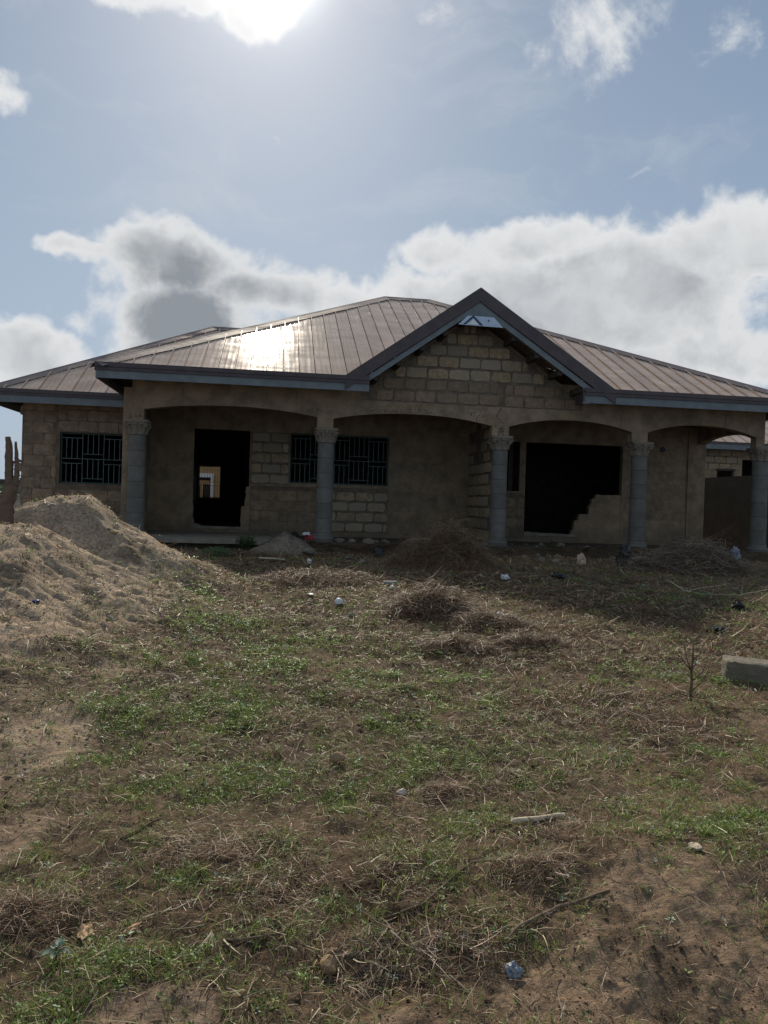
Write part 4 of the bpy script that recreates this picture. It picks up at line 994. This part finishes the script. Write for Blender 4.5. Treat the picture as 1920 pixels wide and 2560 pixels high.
o = grid_mesh('earth_bank', bx, by, bz, M_soil, soil_color(bx.ravel(), by.ravel())*.62); tag(o, 'ragged bank of dark earth along the foot of the porch', kind='structure')
# precast block at right
x, y, z = G(1885, 1712)
import bmesh
def bevelbox(name, L, W_, Hh, m, seed=1, cuts=9, rough_=.007):
    bm = bmesh.new(); bmesh.ops.create_cube(bm, size=1); bmesh.ops.subdivide_edges(bm, edges=bm.edges[:], cuts=cuts, use_grid_fill=True)
    rr = random.Random(seed)
    for v in bm.verts:
        c = v.co; k = sum(abs(abs(q)-.5) < 1e-4 for q in c)
        if k >= 2: v.co *= 1-.035*k*rr.uniform(.3, 1.2)
        v.co.x *= L; v.co.y *= W_; v.co.z *= Hh; v.co += Vector([rr.uniform(-rough_, rough_) for _ in range(3)])
    me = bpy.data.meshes.new(name); bm.to_mesh(me); bm.free(); me.materials.append(m); o = bpy.data.objects.new(name, me); COL.objects.link(o); return autosmooth(o, 50)
o = bevelbox('concrete_block', .52, .24, .19, M_slab, 5); o.location = (x+.10, y+.12, z+.075); o.rotation_euler = (R(3), R(3), R(-22)); tag(o, 'heavy grey-brown concrete block lying in the straw at the right edge', 'concrete block')
# sticks
def stick(name, pts, rad, m, label, cat, n=7, off=None, wob=.06):
    P_ = []
    for (px, py) in pts:
        a = G(px, py); P_.append((a[0], a[1], a[2]))
    r0 = rad[0] if hasattr(rad, '__len__') else rad
    off = r0*1.2 if off is None else off
    # refine
    Q = []
    for a, b in zip(P_[:-1], P_[1:]):
        for t in (0, .25, .5, .75): Q.append(tuple(a[k]*(1-t)+b[k]*t for k in range(3)))
    Q.append(P_[-1]); Q = [(q[0], q[1], max(q[2], float(H(q[0], q[1])))+off) for q in Q]
    zs = [q[2] for q in Q]; Q = [(q[0]+random.uniform(-.3, .3)*r0, q[1]+random.uniform(-.3, .3)*r0, (zs[max(i-1, 0)]+zs[i]+zs[min(i+1, len(Q)-1)])/3) for i, q in enumerate(Q)]
    rr = [np.interp(i/(len(Q)-1), np.linspace(0, 1, len(rad)), rad) for i in range(len(Q))] if hasattr(rad, '__len__') else rad
    mb = MB(); mb.tube(Q, rr, n, wob); o = mb.build(name, m, None, True); return tag(o, label, cat)
A = G(1281, 2072); B = G(1411, 2047); mb = MB(); mb.tube([(A[0]+(B[0]-A[0])*t, A[1]+(B[1]-A[1])*t+.004*math.sin(9*t), max(A[2], B[2])+.022-.006*t) for t in np.linspace(0, 1, 9)], [.0135, .0130, .0125, .0125, .0120, .0118, .0112, .0110, .0105], 10, .03)
tag(mb.build('pale_stick', M_stick, None, True), 'short straight pale cut stick lying on the straw at lower right', 'stick')
stick('fallen_branch', [(1258, 2362), (1300, 2318), (1400, 2275), (1525, 2228)], [.005, .009, .008, .004], M_twig, 'dark brown curved branch lying beside the bare hump at lower right', 'branch')
stick('fallen_branch', [(960, 2300), (1060, 2262), (1130, 2200), (1180, 2160), (1235, 2152)], [.004, .004, .003], M_twig, 'thin looping vine stem lying left of the curved branch', 'branch')
stick('fallen_branch', [(555, 2360), (610, 2355), (720, 2338)], [.006, .0045], M_twig, 'straight dark twig lying left of the large tan stone', 'branch')
stick('fallen_branch', [(300, 2098), (350, 2075), (410, 2045)], [.004, .003], M_twig, 'thin dark twig lying across bare soil at lower left', 'branch')
stick('fallen_branch', [(350, 2302), (440, 2275), (500, 2250)], [.003, .002], M_stick, 'thin straight pale stem running up to the right at lower left', 'branch')
stick('fallen_branch', [(1665, 1450), (1710, 1478), (1755, 1488), (1850, 1490), (1918, 1476)], [.009, .007, .005], M_stick, 'long pale bent branch lying before the long twig heap', 'branch')
stick('fallen_branch', [(1722, 1478), (1760, 1470), (1805, 1466)], [.006, .005], M_stick, 'short pale branch forking off behind the long bent branch', 'branch')
# long stalks on the mid pile
def stalk3(name, a, b, r_, label, m=M_twig, hz=(0, 0), cat='stalk', mid=0.0):
    A = G(*a); B = G(*b); mb = MB(); pts = []
    for i in range(6):
        t = i/5; pts.append((A[0]*(1-t)+B[0]*t+random.uniform(-1, 1)*r_, A[1]*(1-t)+B[1]*t, A[2]*(1-t)+B[2]*t+hz[0]*(1-t)+hz[1]*t+mid*math.sin(math.pi*t)))
    mb.tube(pts, r_, 6, .1); return tag(mb.build(name, m, None, True), label, cat)
stalk3('dry_stalk', (1005, 1538), (1108, 1490), .009, 'longest pale stalk lying up across the low dark brush heap', M_stick, (.05, .12))
stalk3('dry_stalk', (1055, 1530), (1095, 1492), .006, 'shorter pale stalk beside the longest one on the dark brush heap', M_stick, (.09, .14))
stalk3('dry_stalk', (1085, 1535), (1105, 1510), .006, 'shortest pale stalk on the right of the dark brush heap', M_stick, (.1, .14))
# upright weed stem right
def upright(px, py, ht, label, m=M_twig, nb=5, lean=(0, 0), leaf=None, r0=.007, name='dead_weed', group=None):
    x, y, z = G(px, py); e = empty(name, (x, y, z), label, 'weed', group)
    mb = MB(); pts = [(lean[0]*t+random.uniform(-.006, .006), lean[1]*t, ht*t-.01) for t in np.linspace(0, 1, 7)]; mb.tube(pts, [r0*(1-.6*t) for t in np.linspace(0, 1, 7)], 6, .12)
    for i in range(nb):
        b = pts[random.randint(1, 5)]; a = random.uniform(0, 6.28); l_ = ht*random.uniform(.2, .5)
        mb.tube([b, (b[0]+l_*.4*math.cos(a), b[1]+l_*.4*math.sin(a), b[2]+l_*.45), (b[0]+l_*.6*math.cos(a), b[1]+l_*.6*math.sin(a), b[2]+l_)], [r0*.4, r0*.3, r0*.15], 5)
    mb.build('stem', m, e, True)
    if leaf:
        for (dx, dz, s, c3) in leaf:
            V, F, C = leaves(np.array([[dx, 0, dz]]), 1, np.array([s]), np.array([c3]), (-.6, -.2)); me = bpy.data.meshes.new('leaf'); me.from_pydata(V.tolist(), [], F.tolist()); me.update(); setcol(me, C); link_mesh('leaf', me, M_leaf, e)
    return e
upright(1727, 1752, .48, 'upright dead weed stem with one green leaf, left of the concrete block', leaf=[(-.02, .20, .07, (.13, .22, .05)), (.0, .24, .05, (.3, .26, .06)), (.04, .12, .04, (.35, .22, .08))], nb=6, r0=.014)
upright(1770, 1372, .30, 'thin dry stalk standing left of two others before the fourth arch', M_stick, nb=2)
upright(1812, 1380, .38, 'forked dry stalk standing among the twigs before the last column', M_stick, nb=5)
upright(1065, 1345, .25, 'dry spray of stalks sticking up from the top of the tall brush heap', M_stick, nb=5)
upright(55, 1268, .14, 'little dry sprig growing on the crest of the sand mound', M_twig, nb=3, r0=.003)
# seedling at lower left
x, y, z = G(140, 2405); e = empty('seedling', (x, y, z), 'young plant with broad pale bluish-green leaves at the lower left', 'plant')
for k, (a, s, el_) in enumerate([(1.4, .055, .7), (3.3, .05, .15), (-.1, .05, .2), (2.3, .035, .5), (4.6, .035, .2), (.8, .04, .9)]):
    d = Vector((math.cos(a)*math.cos(el_), math.sin(a)*math.cos(el_), math.sin(el_))); sd = Vector((-math.sin(a), math.cos(a), 0)); up = d.cross(sd)
    b = Vector((0, 0, .035)); pts = []
    for t, wd in ((.2, .02), (.45, .55), (.7, .6), (.95, .35), (1.15, .02)):
        c = b+d*s*t-Vector((0, 0, 1))*s*.35*t*t; pts.append((c-sd*s*.5*wd+Vector((0, 0, .004)), c-Vector((0, 0, .003)), c+sd*s*.5*wd+Vector((0, 0, .004))))
    v = [q for t in pts for q in t]; f = []
    for i in range(4):
        for j in range(2): f.append((i*3+j, i*3+j+1, (i+1)*3+j+1, (i+1)*3+j))
    me = bpy.data.meshes.new('leaf'); me.from_pydata([tuple(q) for q in v], [], f); me.update(); setcol(me, np.tile([[.22, .30, .22]], (len(v), 1))); link_mesh('leaf', me, M_leaf, e, True)
mb = MB(); mb.tube([(0, 0, -.01), (0, 0, .05)], .003, 6); mb.build('stem', M_green, e)
# dead palm-like straw fan
x, y, z = G(525, 2390); e_n = 14
V = ribbons(np.tile([[x, y+.06, z+.045]], (e_n, 1)), np.linspace(-2.2, -1.1, e_n)+RNG.normal(0, .05, e_n), RNG.uniform(.05, .10, e_n), np.full(e_n, .004), np.full(e_n, -.35), np.full(e_n, -.1), cvar((.48, .42, .32), e_n, .15), 3)
o = raw_mesh('straw_tuft', *V, M_straw); tag(o, 'splayed pale dry grass tuft at the end of the straight dark twig', 'grass tuft')
# ---------------------------------------------------------------- litter objects
def crumple(name, px, py, sx, sy, sz, m, label, cat='litter', seed=0, lift=0.0, world=None, amt=.35):
    x, y, z = world if world else G(px, py); bm = bmesh.new(); bmesh.ops.create_icosphere(bm, subdivisions=3, radius=1); rr = random.Random(seed)
    for v in bm.verts:
        q = v.co*2.3+Vector((seed, 0, 0)); from mathutils import noise as mn
        n_ = mn.noise(q)+.5*abs(mn.noise(q*2.3)); v.co *= 1+amt*n_*1.6; v.co.x *= sx; v.co.y *= sy; v.co.z *= sz
        if v.co.z < -sz*.45: v.co.z = -sz*.45
    me = bpy.data.meshes.new(name); bm.to_mesh(me); bm.free(); me.materials.append(m); o = bpy.data.objects.new(name, me); COL.objects.link(o)
    o.location = (x, y, z+sz*.45+lift); o.rotation_euler = (0, 0, rr.uniform(0, 3)); return tag(o, label, cat)
crumple('plastic_bag', 1283, 2440, .020, .026, .026, M_bluebag, 'crumpled blue-grey plastic bag in the foreground beside the bare hump', 'plastic bag', 3, amt=.5)
crumple('paper_scrap', 215, 2338, .045, .022, .012, M_paper, 'larger torn orange-tan paper scrap above the pale-leaved seedling', 'paper', 5, amt=.6)
crumple('paper_scrap', 334, 2326, .014, .03, .008, M_paper, 'narrow torn tan paper scrap right of the larger one', 'paper', 6, amt=.6)
crumple('white_ball', 847, 1510, .05, .045, .05, M_whiteplastic, 'round white plastic tub lying open in the straw mid yard', 'tub', 7, amt=.10)
crumple('bottle_cap', 90, 1506, .028, .022, .018, mat('blue_cap', (.03, .04, .16), rough=.4), 'small dark blue plastic cap on the slope of the sand mound', 'bottle cap', 8, amt=.2)
crumple('pointed_sack', 1453, 1412, .11, .08, .13, mat('tan_sack', (.40, .30, .22), noise=(20, .2, None)), 'pointed tan cement sack heap before the third arch', 'sack', 9, amt=.25)
crumple('black_bag', 1562, 1420, .15, .12, .28, M_black, 'tall crumpled black plastic bag standing left of the fourth column', 'plastic bag', 10, amt=.35)
crumple('black_bag', 1398, 1444, .13, .08, .035, M_black, 'flat torn black plastic on the brown ground before the third arch', 'plastic bag', 11, amt=.6)
crumple('black_bag', 1845, 1522, .07, .05, .055, M_black, 'small knotted black plastic bag at right, above the concrete block', 'plastic bag', 12, amt=.6)
crumple('black_bag', 1795, 1574, .10, .05, .02, M_black, 'thin strip of black plastic just up and left of the concrete block', 'plastic bag', 13, amt=.6)
crumple('black_bag', 945, 1392, .12, .1, .14, M_black, 'dark plastic bucket shape in the hollow right of the second column', 'plastic bag', 20, amt=.15)
crumple('white_plastic', 1263, 1448, .06, .04, .045, M_whiteplastic, 'white plastic scrap right of the tall brush heap', 'plastic scrap', 14, amt=.5)
crumple('white_plastic', 1817, 1425, .12, .06, .04, M_whiteplastic, 'white plastic litter under the blue-grey sheet in the twig heap', 'plastic scrap', 15, amt=.5)
crumple('plastic_sheet', 1838, 1412, .13, .07, .15, M_bluebag, 'blue-grey plastic sheet draped over the long twig heap', 'plastic sheet', 16, lift=.1, amt=.5)
crumple('plastic_sheet', 1092, 1395, .08, .06, .03, M_bluebag, 'small pale blue plastic scrap on the tall brush heap', 'plastic sheet', 17, lift=.22, amt=.5)
crumple('cloth_rag', 748, 1345, .10, .07, .11, M_black, 'dark rag lying left of the red rag on the small heap', 'rag', 18, amt=.4, world=(.36, 16.1, .80))
crumple('cloth_rag', 772, 1345, .12, .07, .07, M_red, 'red rag beside the second column base', 'rag', 19, amt=.4, world=(.66, 16.05, .80))
crumple('cloth_rag', 765, 1340, .07, .05, .04, M_whiteplastic, 'white rag on top of the red rag', 'rag', 21, amt=.4, world=(.60, 15.98, .90))
crumple('white_plastic', 773, 1408, .035, .03, .05, M_whiteplastic, 'small white plastic bottle end below the block fragment', 'plastic scrap', 22, amt=.3)
crumple('white_plastic', 862, 1442, .09, .018, .012, M_whiteplastic, 'narrow white strip lying on the brown straw mat', 'plastic scrap', 23, amt=.2)
crumple('white_plastic', 776, 1487, .06, .02, .012, M_whiteplastic, 'flat white scrap left above the white tub', 'plastic scrap', 24, amt=.2)
crumple('white_plastic', 980, 1472, .05, .03, .03, M_whiteplastic, 'pale crumpled scrap left of the dark brush heap', 'plastic scrap', 25, amt=.4)
crumple('white_plastic', 1250, 1536, .04, .03, .02, M_whiteplastic, 'cream scrap on the flattened brown straw heap', 'plastic scrap', 26, amt=.4)
x, y, z = G(672, 1404); mb = MB(); mb.beam((-.16, .03, .02), (.16, -.03, .015), .05, .018); mb.beam((.02, .05, .005), (.26, -.02, .005), .04, .015); o = mb.build('wood_offcut', M_stick); o.location = (x, y, z+.04); tag(o, 'pale wooden offcuts lying before the porch left of the small heap', 'plank')
x, y, z = G(975, 1462); mb = MB(); mb.box(-.09, .09, -.03, .03, 0, .03); o = mb.build('metal_tray', M_bluebag); o.location = (x, y, z+.02); tag(o, 'small flat bluish tray on the straw between two brush heaps', 'tray')
# low plants in front of the porch
def bushy(name, px, py, r_, ht, n, colr, label, cat='plant', world=None, group=None, leafsize=.03):
    x, y, z = world if world else G(px, py); e = empty(name, (x, y, z), label, cat, group)
    mb = MB()
    for k in range(7):
        a = random.uniform(0, 6.28); mb.tube([(0, 0, -.02), (r_*.4*math.cos(a), r_*.4*math.sin(a), ht*.5), (r_*.7*math.cos(a), r_*.7*math.sin(a), ht*.85)], [.012*ht, .008*ht, .003], 5)
    mb.build('stem', M_twig, e)
    u = RNG.normal(0, 1, (n, 3)); u /= np.linalg.norm(u, axis=1)[:, None]; rad = RNG.random(n)**.4; clump = .7+.6*fbm(u[:, 0]*3+5, u[:, 1]*3, 1, 2, 3)
    P_ = u*(rad*clump)[:, None]*np.array([r_, r_, ht*.5])+np.array([0, 0, ht*.52])
    V, F, C = leaves(P_, 2, RNG.uniform(.6, 1.3, n)*leafsize, cvar(colr, n, .3), (-.5, 1.0))
    me = bpy.data.meshes.new('foliage'); me.from_pydata(V.tolist(), [], F.tolist()); me.update(); setcol(me, C); link_mesh('foliage', me, M_leaf, e); return e
bushy('small_shrub', 630, 1370, .2, .34, 350, (.05, .10, .035), 'dark green shrub against the porch edge left of the small heap', leafsize=.05, world=(-.62, 15.35, .57))
bushy('small_shrub', 545, 1392, .3, .16, 320, (.09, .17, .07), 'low pale green weed patch in the shade before the porch', leafsize=.04)
bushy('small_shrub', 1380, 1392, .14, .36, 200, (.06, .10, .035), 'thin dark weed growing at the porch edge below the third arch', leafsize=.04)
for i, (x, y, r_, h_, lb) in enumerate([(-17.2, 34.5, 1.8, 1.9, 'rounded green bush behind the pale boundary wall at the far left'), (-13.9, 35, 1.5, 1.7, 'second green bush behind the pale wall, partly behind the pruned tree'), (-11.4, 33.5, 1.2, 1.6, 'green bush behind the pale wall next to the house corner')]):
    bushy('bush', 0, 0, r_, h_, 1500, (.06, .11, .04), lb, 'bush', world=(x, y, .3), leafsize=.16)
# pruned tree
tx, ty = -2.965, 9.15; tz = float(H(tx, ty)); tr = empty('pruned_tree', (tx, ty, tz-.15), 'leafless pruned tree with two cut upright limbs beside the sand mound', 'tree')
def limb(name, pts, rad, m=M_bark, n=10, wob=.10):
    Q = []; Rr = []
    for i in range(len(pts)-1):
        for t in np.linspace(0, 1, 5)[:-1]:
            Q.append(tuple(pts[i][k]*(1-t)+pts[i+1][k]*t+random.uniform(-.004, .004) for k in range(3))); Rr.append(rad[i]*(1-t)+rad[i+1]*t)
    Q.append(pts[-1]); Rr.append(rad[-1]); mb = MB(); mb.tube(Q, Rr, n, wob); return mb.build(name, m, tr, True)
K = 9.15/1900
def tp(px, py): d = ray(px, py); d = d/d[1]*ty; return (d[0]-tx, 0.0, d[2]+EYE-(tz-.15))
limb('trunk', [(tp(14, 1330)[0], 0, -.1), tp(13, 1300), tp(16, 1262), tp(26, 1225), tp(31, 1210)], [.115, .10, .085, .083, .075])
limb('limb', [tp(28, 1222), tp(22, 1195), tp(22, 1150), tp(23, 1118), tp(20, 1092)], [.062, .045, .044, .036, .030])
limb('limb', [tp(33, 1222), tp(41, 1195), tp(43, 1160), tp(41, 1125), tp(39.5, 1104)], [.05, .032, .026, .018, .013])
limb('limb', [tp(8, 1290), tp(0, 1262), tp(-10, 1230), tp(-16, 1190)], [.03, .02, .016, .012])
mb = MB()
for a, b in [((31, 1160), (37, 1155)), ((30, 1175), (38, 1172)), ((30, 1150), (34, 1165)), ((34, 1152), (37, 1170)), ((45, 1188), (64, 1195)), ((46, 1200), (55, 1213)), ((33, 1190), (36, 1200)), ((14, 1121), (18, 1122)), ((11, 1182), (15, 1184)), ((13, 1198), (17, 1199)), ((46, 1158), (49, 1157)), ((13, 1094), (17, 1100))]:
    A, B = tp(*a), tp(*b); mb.tube([A, ((A[0]+B[0])/2+.004, .01, (A[2]+B[2])/2+.005), B], [.006, .005, .003], 5)
mb.build('side_twig', M_bark, tr)
print('objects', len(bpy.data.objects), 'tris~', sum(len(o.data.polygons)*2 for o in bpy.data.objects if o.type == 'MESH'))
